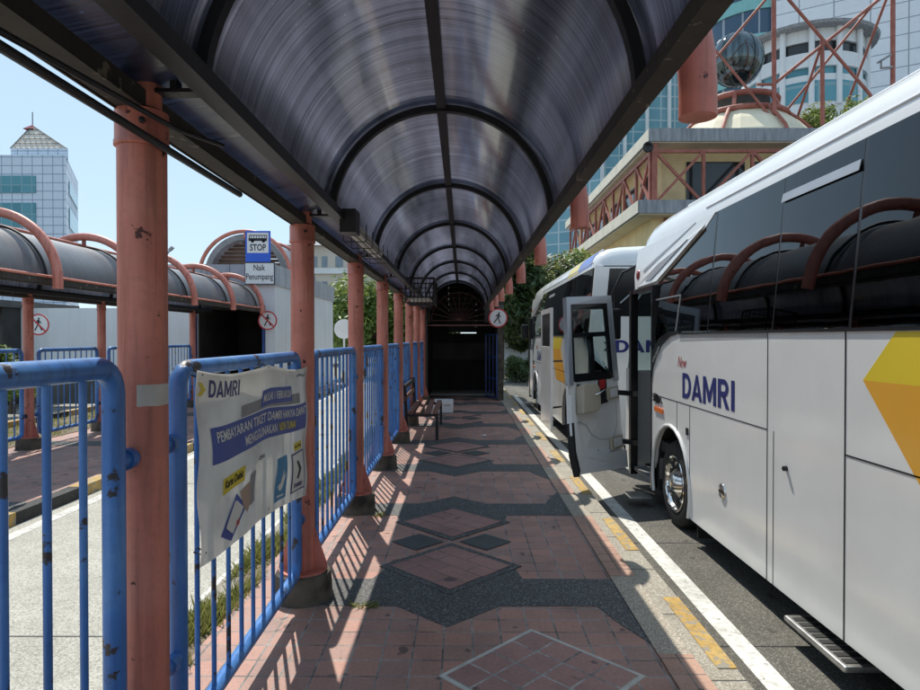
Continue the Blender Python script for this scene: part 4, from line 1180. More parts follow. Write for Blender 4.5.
    b = MB(); b.prism([(XL + .22, YR - .004, 1.90), (XL + W - .22, YR - .004, 1.90), (XL + W - .28, YR - .004, 2.56), (XL + .28, YR - .004, 2.56)], (0, .003, 0)); b.build('rear_window', M['black_gloss'], e)
    b = MB(); b.tube([(XL + .55, YR - .03, 1.95), (XL + .75, YR - .03, 2.28)], .012, 6); b.tube([(XL + .42, YR - .03, 2.08), (XL + .80, YR - .03, 2.42)], .01, 6); b.build('wiper', M['trim_grey'], e)
    damri(M['navy'], lambda u, v, w: Vector((XL + .36 + u, YR - .004, 1.40 + v)), e, .95, .17)
    ar = MB(); 
    for dx, mi in ((.20, 0), (.25, 1)):
        ar.prism([(XL + dx, YR - .004, 1.42), (XL + dx + .045, YR - .004, 1.42), (XL + dx + .085, YR - .004, 1.485), (XL + dx + .045, YR - .004, 1.55), (XL + dx, YR - .004, 1.55), (XL + dx + .04, YR - .004, 1.485)], (0, .002, 0), mi)
    ar.build('arrow_mark', [M['ink'], M['yellow']], e)
    for xx in (XL + .12, XL + W - .12):
        one('tail_lamp', M['maroon'], lambda b: b.box(xx - .07, xx + .07, YR - .012, YR, .75, 1.15), e, bevel=.005)
    # rounded rear corner of the near side
    b = MB(); b.box(XL + .0, XL + .09, YR - .02, YR + .10, .2, 1.63); b.build('rear_corner', M['white_coach'], e, bevel=.035)
    def rs(b):
        b.box(XL + W - .04, XL + W, YR + .06, YF - .15, zb, 1.64)
        b.box(XL + W - .10, XL + W - .06, YF - .7, YF - .40, 1.64, 2.585)
    one('body_side', M['white_coach'], rs, e)
    for k in range(5):
        y_ = YR + .1 + k * 1.5
        one('window', M['glass'], lambda b: b.prism([(XL + W, y_, 1.65), (XL + W, y_ + 1.45, 1.65), (XL + W - .085, y_ + 1.45, 2.585), (XL + W - .085, y_, 2.585)], (-.006, 0, 0)), e)
    fl = MB(); fl.box(XL + .05, XL + W - .05, YR + .05, YF - 1.26, .50, .60); fl.box(XL + .65, XL + W - .05, YF - 1.26, YF - .2, .50, .60)
    fl.box(XL + .20, XL + W - .20, YR + .1, YF - .3, .02, .16)
    fl.build('floor', M['interior'], e)
    for k, (zz, d0) in enumerate(((.16, .0), (.38, .30))):
        one('entrance_step', M['interior_grey'], lambda b: b.box(XL + .03 + d0, XL + .66, YF - 1.22, YF - .47, zz - .04, zz), e)
    one('step_riser', M['interior'], lambda b: b.box(XL + .64, XL + .67, YF - 1.24, YF - .3, .16, 1.0), e)
    one('bulkhead', M['interior_grey'], lambda b: b.box(XL + .06, XL + .80, YF - 1.30, YF - 1.265, .2, 1.05), e)
    one('dashboard', M['interior'], lambda b: b.box(XL + .55, XL + W - .08, YF - .55, YF - .15, .6, 1.28), e, bevel=.05)
    one('ceiling_lining', M['interior_grey'], lambda b: b.box(XL + .16, XL + W - .16, YR + .1, YF - .8, 2.55, 2.575), e)
    for r_ in range(7 if near else 6):
        for cx in (XL + .36, XL + .86, XL + W - .42):
            ys_ = YF - 2.15 - r_ * .86
            def seat(b):
                b.box(cx - .22, cx + .22, ys_ - .05, ys_ + .42, .92, 1.06)
                b.hexa([Vector(q) for q in ((cx - .22, ys_ - .10, 1.0), (cx + .22, ys_ - .10, 1.0), (cx + .22, ys_ + .05, 1.0), (cx - .22, ys_ + .05, 1.0), (cx - .2, ys_ - .28, 1.72), (cx + .2, ys_ - .28, 1.72), (cx + .2, ys_ - .16, 1.72), (cx - .2, ys_ - .16, 1.72))])
                b.box(cx - .15, cx + .15, ys_ - .31, ys_ - .20, 1.725, 2.0)
                b.box(cx - .16, cx + .16, ys_, ys_ + .3, .6, .92)
            one('seat', M['seat'], seat, e, bevel=.03)
    # wheels
    for fc in (fw, rw):
        for side in (0, 1):
            xo = XL + .035 if side == 0 else XL + W - .035
            ax = (-1, 0, 0) if side == 0 else (1, 0, 0)
            c = (xo, YF - fc, z0 + .39)
            w = one('wheel', M['rubber'], lambda b: b.lathe(c, ax, [(-.24, .26), (-.24, .35), (-.20, .385), (-.04, .39), (-.012, .37), (0, .345), (-.004, .27), (-.03, .25)], 40), e, smooth=40, origin=(c[0], c[1], z0))
            def rim(b):
                b.lathe(c, ax, [(-.06, .255), (-.002, .258), (.004, .25), (-.005, .235), (-.05, .215), (-.065, .16), (-.03, .13), (.012, .095), (.03, .06), (.034, .001)], 36)
                for k in range(8):
                    a = R(45 * k)
                    b.lathe((c[0] + ax[0] * -.045, c[1] + .185 * math.cos(a), c[2] + .185 * math.sin(a)), ax, [(0, .02), (.03, .018), (.034, .008)], 8)
            bm_ = MB(); rim(bm_)
            bm_.build('rim', M['chrome'], w, smooth=35, origin=(c[0], c[1], z0))
            if side == 0:
                def well(b):
                    ap = archpts(fc)
                    o_ = [(YF - f, z) for f, z in ap if f > 1.25]
                    for k in range(len(o_) - 1):
                        b.hexa([Vector((XL + .045, o_[k][0], o_[k][1])), Vector((XL + .35, o_[k][0], o_[k][1])), Vector((XL + .35, o_[k + 1][0], o_[k + 1][1])), Vector((XL + .045, o_[k + 1][0], o_[k + 1][1])),
                                Vector((XL + .045, o_[k][0], o_[k][1] + .02)), Vector((XL + .35, o_[k][0], o_[k][1] + .02)), Vector((XL + .35, o_[k + 1][0], o_[k + 1][1] + .02)), Vector((XL + .045, o_[k + 1][0], o_[k + 1][1] + .02))])
                    b.box(XL + .35, XL + .37, YF - fc - .55, YF - fc + .5, zb - .05, .8)
                one('wheel_well', M['rubber'], well, e)
    one('mud_flap', M['rubber'], lambda b: b.box(XL + .05, XL + .33, YF - fw - .56, YF - fw - .54, -.06, .3), e)
    # fittings
    panel('side_reflector', M['amber'], [(1.34, .885), (1.60, .88), (1.60, .925), (1.34, .93)], .01, .012)
    b = MB()
    b.lathe(sp(2.98, .48, .001), (-1, 0, 0), [(0, .058), (.008, .056), (.012, .045)], 24)
    o9 = b.build('hatch_handle', M['chrome'], e, smooth=50)
    one('handle_recess', M['black_gloss'], lambda b: b.box(X(.48) - .015, X(.48) - .011, YF - 2.98 - .035, YF - 2.98 + .035, .468, .492), o9)
    one('hatch_lock', M['black_gloss'], lambda b: b.lathe(sp(3.90, .835, .001), (-1, 0, 0), [(0, .016), (.02, .015), (.025, .008)], 12), e)
    for zz in (.78, .36):
        panel('hatch_hinge', M['black_gloss'], [(2.22, zz), (2.27, zz), (2.27, zz + .06), (2.22, zz + .06)], .01, .008)
    one('side_step', M['alu'], lambda b: (b.box(XL - .075, XL + .30, YF - 4.60, YF - 4.02, -.005, .028), b.box(XL + .1, XL + .2, YF - 4.5, YF - 4.2, .028, .12)), e, bevel=.012)
    one('step_tread', M['rubber'], lambda b: [b.box(XL - .05, XL + .10, YF - 4.57 + k * .066, YF - 4.53 + k * .066, .0285, .032) for k in range(8)], e)
    one('entrance_tread', M['alu'], lambda b: b.box(XL - .20, XL + .02, YF - 1.20, YF - .95, -.03, -.005), e, bevel=.004)
    # livery
    def tmap(f0, z_): return lambda u, v, w: Vector((XL - .002 - w, YF - f0 - u, z_ + v))
    damri(M['navy'], tmap(2.12, 1.085), e, 1.06, .215)
    lettering('New', M['red_letter'], tmap(2.0, 1.345), e, .20, .095, -.022, slant=.3)
    tq = tmap(1.30, .965)
    one('script_badge', M['ink'], lambda b: (b.tube([tq(.02 * k, .035 + .03 * math.sin(k * 1.9) + (.02 if k % 4 == 0 else 0), .003) for k in range(14)], .009, 6), b.tube([tq(.0, .02, .003), tq(.06, .05, .003), tq(.03, .09, .003)], .010, 6), b.tube([tq(.10, .0, .003), tq(.12, .09, .003)], .008, 6)), e)
    panel('livery_chevron', M['yellow'], [(4.61, 1.40), (4.84, 1.629), (5.9, 1.629), (5.67, 1.40)], .004, .002)
    panel('livery_chevron', M['orange'], [(4.61, 1.40), (5.67, 1.40), (6.2, .83), (5.14, .83)], .004, .002)
    if not near:
        # coloured roof edge near the rear
        for (fa, fb, mm) in ((7.95, 6.9, M['royal']), (6.9, 5.9, M['yellow'])):
            b = MB()
            q = [(sec[1][0], sec[1][1]), (sec[2][0], sec[2][1]), (sec[3][0], sec[3][1]), (sec[4][0], sec[4][1])]
            for k in range(3):
                b.hexa([Vector((XL + q[k][0] - .004, YF - fa, q[k][1])), Vector((XL + q[k + 1][0] - .004, YF - fa, q[k + 1][1] + .003)), Vector((XL + q[k + 1][0] - .004, YF - fb - .1 * k, q[k + 1][1] + .003)), Vector((XL + q[k][0] - .004, YF - fb, q[k][1])),
                        Vector((XL + q[k][0] + .004, YF - fa, q[k][1])), Vector((XL + q[k + 1][0] + .004, YF - fa, q[k + 1][1])), Vector((XL + q[k + 1][0] + .004, YF - fb - .1 * k, q[k + 1][1])), Vector((XL + q[k][0] + .004, YF - fb, q[k][1]))])
            b.build('livery_band', mm, e)
        # plug door pushed out along the side
        dx = XL - .36
        dd = one('door', M['white_coach'], lambda b: b.box(dx, dx + .04, YF - 7.0, YF - 5.75, .13, 1.46), e, bevel=.01)
        one('door_frame', M['white_coach'], lambda b: (b.box(dx + .001, dx + .04, YF - 7.0, YF - 6.9, 1.463, 2.08), b.box(dx + .001, dx + .04, YF - 5.85, YF - 5.75, 1.463, 2.08), b.box(dx + .001, dx + .04, YF - 6.9, YF - 5.85, 2.0, 2.08)), dd)
        one('door_glass', M['black_gloss'], lambda b: b.box(dx + .012, dx + .02, YF - 6.9, YF - 5.85, 1.463, 2.0), dd)
        one('door_arm', M['black_gloss'], lambda b: (b.tube([(dx + .04, YF - 6.2, 1.2), (XL + .0, YF - 5.9, 1.2)], .018, 8), b.tube([(dx + .04, YF - 6.2, .4), (XL + .0, YF - 5.9, .4)], .018, 8)), dd)
        # closed front door
        panel('door', M['white_coach'], [(.47, .13), (1.225, .13), (1.225, 1.3), (.47, 1.3)], .03)
        panel('window', M['glass'], [(.47, 1.31), (1.225, 1.31), (1.225, 2.08), (.47, 2.08)], .006)
    else:
        BL, BR, TL, TR = (Vector(q) for q in ((1.125, 6.62, .10), (1.86, 7.28, .13), (1.165, 7.28, 2.06), (1.71, 7.45, 2.09)))
        nrm = (BR - BL).cross(TL - BL).normalized()
        if nrm.y > 0: nrm = -nrm
        def dm(u, v, w=0): return BL * (1 - u) * (1 - v) + BR * u * (1 - v) + TL * (1 - u) * v + TR * u * v + nrm * w
        door = None
        def slab(name, mat, pts, w0, w1, parent, **kw):
            b = MB(); b.prism([dm(u, v, w0) for u, v in pts], nrm * (w1 - w0)); return b.build(name, mat, parent, **kw)
        door = slab('door', M['door_inner'], [(.10, .03), (1, 0), (1, .52), (0, .52), (0, .30), (.02, .16)], -.03, .0, e)
        slab('door_skirt', M['white_coach'], [(.10, .03), (1, 0), (1, .10), (.30, .105), (.17, .15), (.11, .27), (.06, .42), (0, .45), (0, .27), (.03, .13)], .001, .035, door, bevel=.004)
        slab('door_seal', M['rubber'], [(.0, .30), (.02, .13), (.09, .02), (.11, .05), (.05, .15), (.03, .30)], -.035, .045, door)
        fr_ = [((0, .50), (.085, .50), (.085, 1), (0, 1)), ((.90, .50), (1, .50), (1, 1), (.90, 1)), ((.085, .955), (.90, .955), (.90, 1), (.085, 1))]
        for q in fr_: slab('door_frame', M['trim_grey'], q, -.035, .02, door)
        for q in (((.085, .52), (.135, .52), (.135, .955), (.085, .955)), ((.86, .52), (.90, .52), (.90, .955), (.86, .955)), ((.135, .925), (.86, .925), (.86, .955), (.135, .955)),
                  ((.135, .765), (.86, .765), (.86, .79), (.135, .79)), ((.47, .56), (.54, .56), (.54, .765), (.47, .765)), ((.135, .515), (.86, .515), (.86, .56), (.135, .56))):
            slab('window_seal', M['black_gloss'], q, -.028, .012, door)
        slab('door_glass', M['glass_clear'], [(.135, .56), (.86, .56), (.86, .925), (.135, .925)], -.012, -.008, door)
        slab('tool_box', M['beige'], [(.13, .34), (.40, .34), (.47, .37), (.47, .46), (.42, .495), (.15, .495)], .002, .11, door, bevel=.012)
        b = MB(); b.tube([dm(.36, .43, .115), dm(.40, .435, .15), dm(.50, .45, .15)], .009, 8); b.build('door_handle', M['chrome'], door, smooth=60)
        b = MB(); b.tube([dm(.15, .50, .02), dm(.20, .47, .06), dm(.21, .44, .05), dm(.18, .50, .03)], .014, 8); b.build('grab_strap', M['ink'], door, smooth=60)
        slab('pocket', M['ink'], [(.58, .375), (.75, .385), (.75, .52), (.60, .52), (.55, .45)], .001, .01, door)
        slab('pocket_liner', M['red_letter'], [(.60, .46), (.70, .465), (.72, .515), (.60, .515)], .010, .02, door)
        for v0 in (.395, .115):
            hp = slab('hinge_plate', M['beige'], [(.73, v0), (.96, v0 + .005), (.96, v0 + .075), (.73, v0 + .07)], .002, .03, door, bevel=.006)
            slab('hinge_cover', M['door_inner'], [(.78, v0 + .012), (.92, v0 + .015), (.92, v0 + .063), (.78, v0 + .06)], .031, .036, hp)
            q0 = dm(.97, v0 + .035, .02)
            one('hinge_arm', M['black_gloss'], lambda b: (b.beam(q0, (XL + .05, YF - .48, q0.z), .05, .055), b.beam((XL + .03, YF - .50, q0.z), (XL + .06, YF - .40, q0.z), .05, .06)), door)
        b = MB()
        b.tube([dm(.14, .30, .004), dm(.30, .28, .004), dm(.40, .22, .004), dm(.55, .185, .004), dm(.80, .18, .004), dm(.90, .25, .004), dm(.92, .38, .004)], .004, 6)
        b.build('trim_groove', M['grey_plastic'], door)
        b = MB()
        for (u, v) in ((.2, .3), (.5, .13), (.7, .13), (.92, .2), (.12, .36)): b.sphere(dm(u, v, .004), .008, 8, 6)
        b.build('screw', M['alu'], door)
    return e
make_bus(1.90, 7.65, 'white coach in the right foreground with its front door swung open towards the pavement', True)
make_bus(1.75, 17.10, 'white coach parked ahead of the near one, blue and yellow roof band at its rear', False)

# ------------------------------------------------------------------ trees and shrubs
def tree(name, x, y, h, cw, ch, leaf, label, nl=6000, seed=0, ls=.13, z=-.2, group='trees beyond the terminal'):
    rnd = random.Random(seed)
    e = empty(name, (x, y, z), label, 'tree', group)
    b = MB()
    th = h - ch * .6
    b.tube([(x, y, z), (x + .05, y, z + th * .5), (x - .03, y, z + th), (x, y, z + h - ch * .25)], [h * .025 + .05, h * .02 + .03, h * .015 + .02, .02], 10)
    blobs = []
    for k in range(16):
        a = rnd.uniform(0, 6.28); rr = cw / 2 * math.sqrt(rnd.uniform(.05, .8)); hz = z + h - ch + ch * rnd.uniform(.12, .9)
        lim = 1 - abs((hz - (z + h - ch / 2)) / (ch / 2)) ** 2 * .55
        c = Vector((x + rr * math.cos(a) * lim, y + rr * math.sin(a) * lim, hz))
        blobs.append((c, rnd.uniform(.16, .30) * min(cw, ch * 1.2)))
        if k < 9:
            s0 = Vector((x, y, z + th * rnd.uniform(.65, 1.0)))
            b.tube([s0, (s0 + c) / 2 + Vector((0, 0, .1)), c], [h * .011 + .012, h * .008 + .008, .008], 6)
    b.build('trunk', M['bark'], e, smooth=60)
    b = MB()
    for _ in range(nl):
        c, r = rnd.choice(blobs)
        d = Vector((rnd.gauss(0, 1), rnd.gauss(0, 1), rnd.gauss(0, 1))).normalized()
        p = c + d * r * (rnd.uniform(.2, 1) ** .45) * (1.35 if rnd.random() < .06 else 1)
        s = ls * rnd.uniform(.6, 1.3)
        n1 = (d + Vector((rnd.gauss(0, .6), rnd.gauss(0, .6), rnd.gauss(0, .6) + .5))).normalized()
        u = n1.orthogonal().normalized(); u.rotate(Matrix.Rotation(rnd.uniform(0, 6.28), 3, n1)); w = n1.cross(u)
        b.add([p - u * s, p + w * s * .42 + n1 * s * .1, p + u * s, p - w * s * .42 + n1 * s * .1], [(0, 1, 2, 3)])
    b.build('crown', M[leaf], e, fix=False)
    return e
tree('broadleaf_tree', -4.6, 30, 4.3, 4.2, 3.6, 'leaf_bright', 'sunlit green tree between the white terminal and the third red pillar', 9000, 1, .16)
tree('broadleaf_tree', -2.2, 31, 3.9, 3.4, 3.3, 'leaf_bright', 'sunlit green tree seen between the farthest red pillars', 7000, 2, .16)
tree('broadleaf_tree', -8.5, 46, 5.2, 5, 4.2, 'leaf_bright', 'distant green tree behind the white terminal building', 5000, 21, .22)
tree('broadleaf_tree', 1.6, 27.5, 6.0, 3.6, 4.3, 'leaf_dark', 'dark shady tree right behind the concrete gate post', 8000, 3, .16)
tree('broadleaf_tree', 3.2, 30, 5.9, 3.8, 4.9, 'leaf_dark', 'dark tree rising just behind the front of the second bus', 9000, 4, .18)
tree('broadleaf_tree', 6.0, 33, 6.0, 4.0, 4.6, 'leaf_bright', 'lighter green tree between the second bus and the glass tower', 9000, 5, .18)
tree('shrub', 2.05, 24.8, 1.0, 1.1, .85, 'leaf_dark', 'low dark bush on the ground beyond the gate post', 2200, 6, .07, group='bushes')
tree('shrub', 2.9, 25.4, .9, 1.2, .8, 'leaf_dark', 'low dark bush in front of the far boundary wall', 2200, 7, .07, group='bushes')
tree('shrub', -10.75, 15.2, 1.5, 1.1, 1.2, 'leaf_bright', 'bushy plant on the verge before the white wall', 1500, 8, .08, group='bushes')
tree('shrub', -7.95, 18.3, 2.55, .8, 1.3, 'leaf_bright', 'small leafy plant in the gap beside the terminal building', 1500, 9, .08, z=-.1, group='bushes')
bw = one('boundary_wall', M['white_wall'], lambda b: b.box(-.5, 12, 31.5, 31.7, -.3, 1.45))
tag(bw, 'low pale boundary wall behind the trees beyond the second bus', 'wall')

# ------------------------------------------------------------------ distant buildings, left
def bld(name, loc, label): return empty(name, loc, label, 'building')
D = 150
tw_ = bld('office_tower', (-108, D + 15, -.3), 'pale blue office tower with glass pyramid roof at the far left')
xr = P(71, 0, D).x; xl = P(-60, 0, D).x; zt = P(0, 155, D).z
xq = P(66, 0, D).x; xb = P(78, 0, D + 26).x
def tower_body(b):
    b.prism([(xl, D, -.3), (xq, D, -.3), (xb, D + 26, -.3), (xl, D + 26, -.3)], (0, 0, zt + .3))
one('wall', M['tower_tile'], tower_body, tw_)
for (y0, y1) in ((176, 193), (203, 227), (237, 262)):
    a, c = P(-60, y1, D), P(36, y0, D)
    one('window_band', M['teal_glass'], lambda b: b.box(a.x, c.x, D - .25, D - .05, a.z, c.z), tw_)
    za, zc = P(0, y1 - 4, D).z, P(0, y0, D).z
    one('window_band', M['teal_glass'], lambda b: b.prism([(xq + (xb - xq) * .2 + .06, D + 5.2, za), (xq + (xb - xq) * .9 + .06, D + 23.4, za), (xq + (xb - xq) * .9 + .06, D + 23.4, zc), (xq + (xb - xq) * .2 + .06, D + 5.2, zc)], (.15, .1, 0)), tw_)
a, c = P(5, 156, D), P(63, 146, D)
one('top_storey', M['tower_tile'], lambda b: b.prism([(a.x, D + 2, a.z - .5), (c.x, D + 2, a.z - .5), (c.x * (D + 16) / (D + 2), D + 16, a.z - .5), (a.x * (D + 16) / (D + 2), D + 16, a.z - .5)], (0, 0, c.z - a.z + .5)), tw_)
def pyr(b):
    zb_, ap = P(0, 146, D).z, P(33, 113, D)
    x0, x1 = P(5, 0, D).x, P(62, 0, D).x
    b.add([(x0, D + 2, zb_), (x1, D + 2, zb_), (x1 * (D + 16) / (D + 2), D + 16, zb_), (x0 * (D + 16) / (D + 2), D + 16, zb_), (ap.x * (D + 9) / D, D + 9, ap.z)], [(3, 2, 1, 0), (0, 1, 4), (1, 2, 4), (2, 3, 4), (3, 0, 4)])
one('pyramid_roof', M['pyramid'], pyr, tw_)
def pyrl(b):
    zb_, ap = P(0, 146, D).z, P(33, 113, D)
    x0, x1 = P(5, 0, D).x, P(62, 0, D).x
    apx = Vector((ap.x * (D + 9) / D, D + 8.85, ap.z))
    for k in range(11):
        t = k / 10
        q = Vector((x0 + (x1 - x0) * t, D + 1.8, zb_)); rise = 1 - abs(2 * t - 1)
        mid = Vector(((x0 + x1) / 2, D + 1.8, zb_))
        b.beam(q, q + (apx - mid) * max(rise, .02), .10, .10)
    for c_ in (Vector((x0, D + 1.8, zb_)), Vector((x1, D + 1.8, zb_))): b.beam(c_, apx, .14, .14)
    for t in (.2, .4, .6, .8):
        b.beam(Vector((x0, D + 1.8, zb_)).lerp(apx, t), Vector((x1, D + 1.8, zb_)).lerp(apx, t), .10, .10)
one('glazing_bar', M['louvre'], pyrl, tw_)
ap = P(33, 113, D); ap.x *= (D + 9) / D
one('roof_peak', M['maroon'], lambda b: b.add([(ap.x - 1.3, D + 7.2, ap.z - 1.3), (ap.x + 1.3, D + 7.2, ap.z - 1.3), (ap.x + 1.3, D + 10.8, ap.z - 1.3), (ap.x - 1.3, D + 10.8, ap.z - 1.3), (ap.x, D + 9, ap.z + .2)], [(0, 1, 4), (1, 2, 4), (2, 3, 4), (3, 0, 4)]), tw_)
one('mast', M['louvre'], lambda b: b.tube([(ap.x, D + 9, ap.z), (ap.x, D + 9, ap.z + 3.3)], .12, 6), tw_)

AD = 70
apb = bld('apartment_block', (-11, AD + 5, -.3), 'pale apartment block with rows of small windows behind the green trees')
ax0, ax1, azt = P(288, 0, AD).x, P(425, 0, AD).x, P(0, 246, AD).z
one('wall', M['apart'], lambda b: b.box(ax0, ax1, AD, AD + 12, -.3, azt), apb)
one('roof', M['slab_grey'], lambda b: b.hexa([Vector(q) for q in ((ax0 - .5, AD - .6, azt), (ax1 + .5, AD - .6, azt), (ax1 + .5, AD + 12, azt), (ax0 - .5, AD + 12, azt), (ax0 + 1, AD + 2, azt + .9), (ax1 - 1, AD + 2, azt + .9), (ax1 - 1, AD + 10, azt + .9), (ax0 + 1, AD + 10, azt + .9))]), apb)
for r_ in range(4):
    z = azt - 1.9 - r_ * 2.75
    one('balcony', M['white_wall'], lambda b: b.box(ax0, ax1, AD - .35, AD - .02, z - 1.15, z - .55), apb)
    for k in range(10):
        x = ax0 + .7 + k * 1.5
        if x + .8 < ax1:
            one('window', M['apart_win'], lambda b: b.box(x, x + random.choice((.6, .8, 1.0)), AD - .06, AD - .02, z - .4, z + .75), apb)
ds2 = one('disc_sign', M['sign_white'], lambda b: (b.lathe(P(344, 329, 26), (0, -1, 0), [(0, .40), (.03, .40)], 28), b.tube([P(344, 338, 26.1), Vector((P(344, 329, 26).x, 26.1, -.3))], .04, 8), b.box(P(340, 0, 26).x, P(350, 0, 26).x, 26, 26.03, .2, 1.2)))
tag(ds2, 'back of a pale round road sign in front of the sunlit tree', 'sign')
sl = one('street_lamp', M['slab_grey'], lambda b: (b.tube([(P(166, 0, 40).x, 40, -.3), P(166, 262, 40), P(167, 254, 40), P(171, 249, 40)], .06, 8), b.beam(P(169.5, 250.5, 40), P(173, 247, 40), .25, .14)))
tag(sl, 'slender distant street lamp against the sky behind the opposite canopy', 'street lamp')

# ------------------------------------------------------------------ cream building with red balcony trusses
cb = bld('cream_building', (18, 38, -.3), 'cream building with grey slab roofs and red criss-cross balcony trusses behind the buses')
S1x, S1y, S1t, S1b = 9.0, 31.0, 11.72, 11.1
S2x, S2y, S2t, S2b = 8.3, 30.3, 8.12, 7.5
one('roof_slab', [M['slab_grey'], M['slab_white']], lambda b: (b.box(S1x, 34, S1y, 56, S1b, S1t)), cb)
one('floor_slab', M['slab_grey'], lambda b: b.box(S2x, 34, S2y, 56, S2b, S2t), cb)
one('soffit', M['slab_white'], lambda b: (b.box(S1x + .1, 33.9, S1y + .1, 55.9, S1b - .05, S1b - .002), b.box(S2x + .1, 33.9, S2y + .1, 55.9, S2b - .05, S2b - .002)), cb)
one('slab_edge', M['slab_white'], lambda b: (b.box(S1x - .03, S1x - .003, S1y + .02, 56, S1b + .02, S1t - .02), b.box(S2x - .03, S2x - .003, S2y + .02, 56, S2b + .02, S2t - .02)), cb)
one('wall', M['cream'], lambda b: (b.box(S1x + 1.0, 33, S1y + 1.2, 55, S2t, S1b - .05), b.box(S2x + 1.0, 33, S2y + 1.0, 55, -.3, S2b - .05)), cb)
for k in range(6):
    x = 11.2 + k * 3.4
    one('window', M['dark_glass'], lambda b: b.box(x, x + 2.9, S1y + 1.12, S1y + 1.19, S2t + .2, S1b - .7), cb)
for k in range(6):
    y = 33.2 + k * 3.6
    one('window', M['dark_glass'], lambda b: b.box(S1x + .92, S1x + .99, y, y + 2.6, S2t + .3, S1b - .8), cb)
def truss_run(name, p0, p1, n):
    b = MB(); p0, p1 = Vector(p0), Vector(p1)
    zt_, zb2 = S1b - .42, S2t + .02
    up = Vector((0, 0, 1))
    for z in (zt_, zb2 + .08): b.beam(p0 + up * z, p1 + up * z, .16, .16)
    for k in range(n + 1):
        q = p0.lerp(p1, k / n)
        b.beam(q + up * zb2, q + up * (S1b if k in (0, n) else zt_), .2 if k == 0 else .14, .2 if k == 0 else .14, up=Vector((0, 1, 0)))
        if k < n:
            q2 = p0.lerp(p1, (k + 1) / n); qm = p0.lerp(p1, (k + .5) / n)
            if k % 2 == 0: b.beam(q + up * zt_, q2 + up * zb2, .13, .13); 
            else: b.beam(q + up * zb2, q2 + up * zt_, .13, .13)
            if k == 0: b.beam(q + up * zb2, q2 + up * zt_, .125, .125)
    b.build(name, M['red_old'], cb)
truss_run('truss_railing', (S1x + .35, S1y + .25, 0), (33, S1y + .25, 0), 10)
truss_run('truss_railing', (S1x + .25, S1y + .55, 0), (S1x + .25, 55, 0), 9)
one('downpipe', M['red_old'], lambda b: b.tube([(S2x + 1.6, S2y + .9, 7.4), (S2x + 1.6, S2y + .9, -.3)], .12, 10), cb, smooth=60)
one('cable_run', M['black_steel'], lambda b: b.tube([(S2x + .9, S2y + .95, 3.6), (S2x + .93, S2y + 6, 5.4), (S2x + .9, S2y + 7, 5.6)], .05, 6), cb)
# dome on its roof
dc = P(738, 128, 37); dc.z = S1t
one('dome', M['dome'], lambda b: b.lathe((dc.x, dc.y, S1t), (0, 0, 1), [(0, 4.3), (.8, 3.9), (1.6, 3.2), (2.3, 2.4)], 16), cb)
def dribs(b):
    for k in range(8):
        a = R(k * 45 + 10)
        c_, s_ = math.cos(a), math.sin(a)
        b.tube([(dc.x + c_ * r, dc.y + s_ * r, S1t + z + .1) for z, r in ((0, 4.35), (.8, 3.95), (1.6, 3.25), (2.35, 2.42))], .10, 6)
    for r, z in ((2.0, 3.3), (2.5, 2.35)):
        b.tube([(dc.x + r * math.cos(R(k * 15)), dc.y + r * math.sin(R(k * 15)), S1t + z) for k in range(24)], .16, 8, closed=True)
    for k in range(6):
        a = R(k * 60); b.beam((dc.x + 2.5 * math.cos(a), dc.y + 2.5 * math.sin(a), S1t + 2.3), (dc.x + 2.0 * math.cos(a), dc.y + 2.0 * math.sin(a), S1t + 3.3), .2, .2)
one('dome_rib', M['red_old'], dribs, cb, smooth=60)
one('dome_drum', M['dark_wall2'], lambda b: b.lathe((dc.x, dc.y, S1t), (0, 0, 1), [(2.3, 1.6), (3.4, 1.6)], 24), cb)
ob = empty('mirror_ball', P(735, 88, 37), 'large dark mirrored glass ball standing on the dome', 'sculpture')
oc = P(735, 62, 37)
one('ball', M['orb'], lambda b: b.sphere(oc, 1.45, 32, 20, (1, 1, 1.05)), ob, smooth=180)
def meri(b):
    for k in range(10):
        a = R(k * 36)
        b.tube([(oc.x + 1.46 * math.sin(R(t)) * math.cos(a), oc.y + 1.46 * math.sin(R(t)) * math.sin(a), oc.z + 1.53 * math.cos(R(t))) for t in range(4, 177, 12)], .012, 5)
one('ball_rib', M['dark_glass'], meri, ob)
# red lattice mast on the roof
lt = empty('lattice_frame', (P(820, 126, 34)), 'red steel lattice frame of crossing tubes on the cream building roof', 'frame')
LD = 34
def lat(b):
    def seg(a, c, w=.085, d0=LD, d1=LD): b.tube([P(*a, d0), P(*c, d1)], w, 8)
    zr = 126
    seg((772.5, zr), (771, -40), .12); seg((890, zr), (889, -40), .12); seg((820.5, zr), (819.5, 43), .11)
    seg((779, -6), (868, 97)); seg((886, -6), (774, 84)); seg((868, 97), (872, 126))
    seg((820, 44), (795, 120), .07, LD, LD + 2); seg((885, -4), (840, 118), .07, LD, LD + 3); seg((878, -3), (773, 126), .07, LD, LD + 2)
    seg((714, 52), (772, 122), .07, LD + 1, LD); seg((709, 66), (772, -8), .07, LD + 1, LD)
    seg((755, 86), (772, 86), .08)
one('tube_member', M['red_old'], lat, lt, smooth=60)
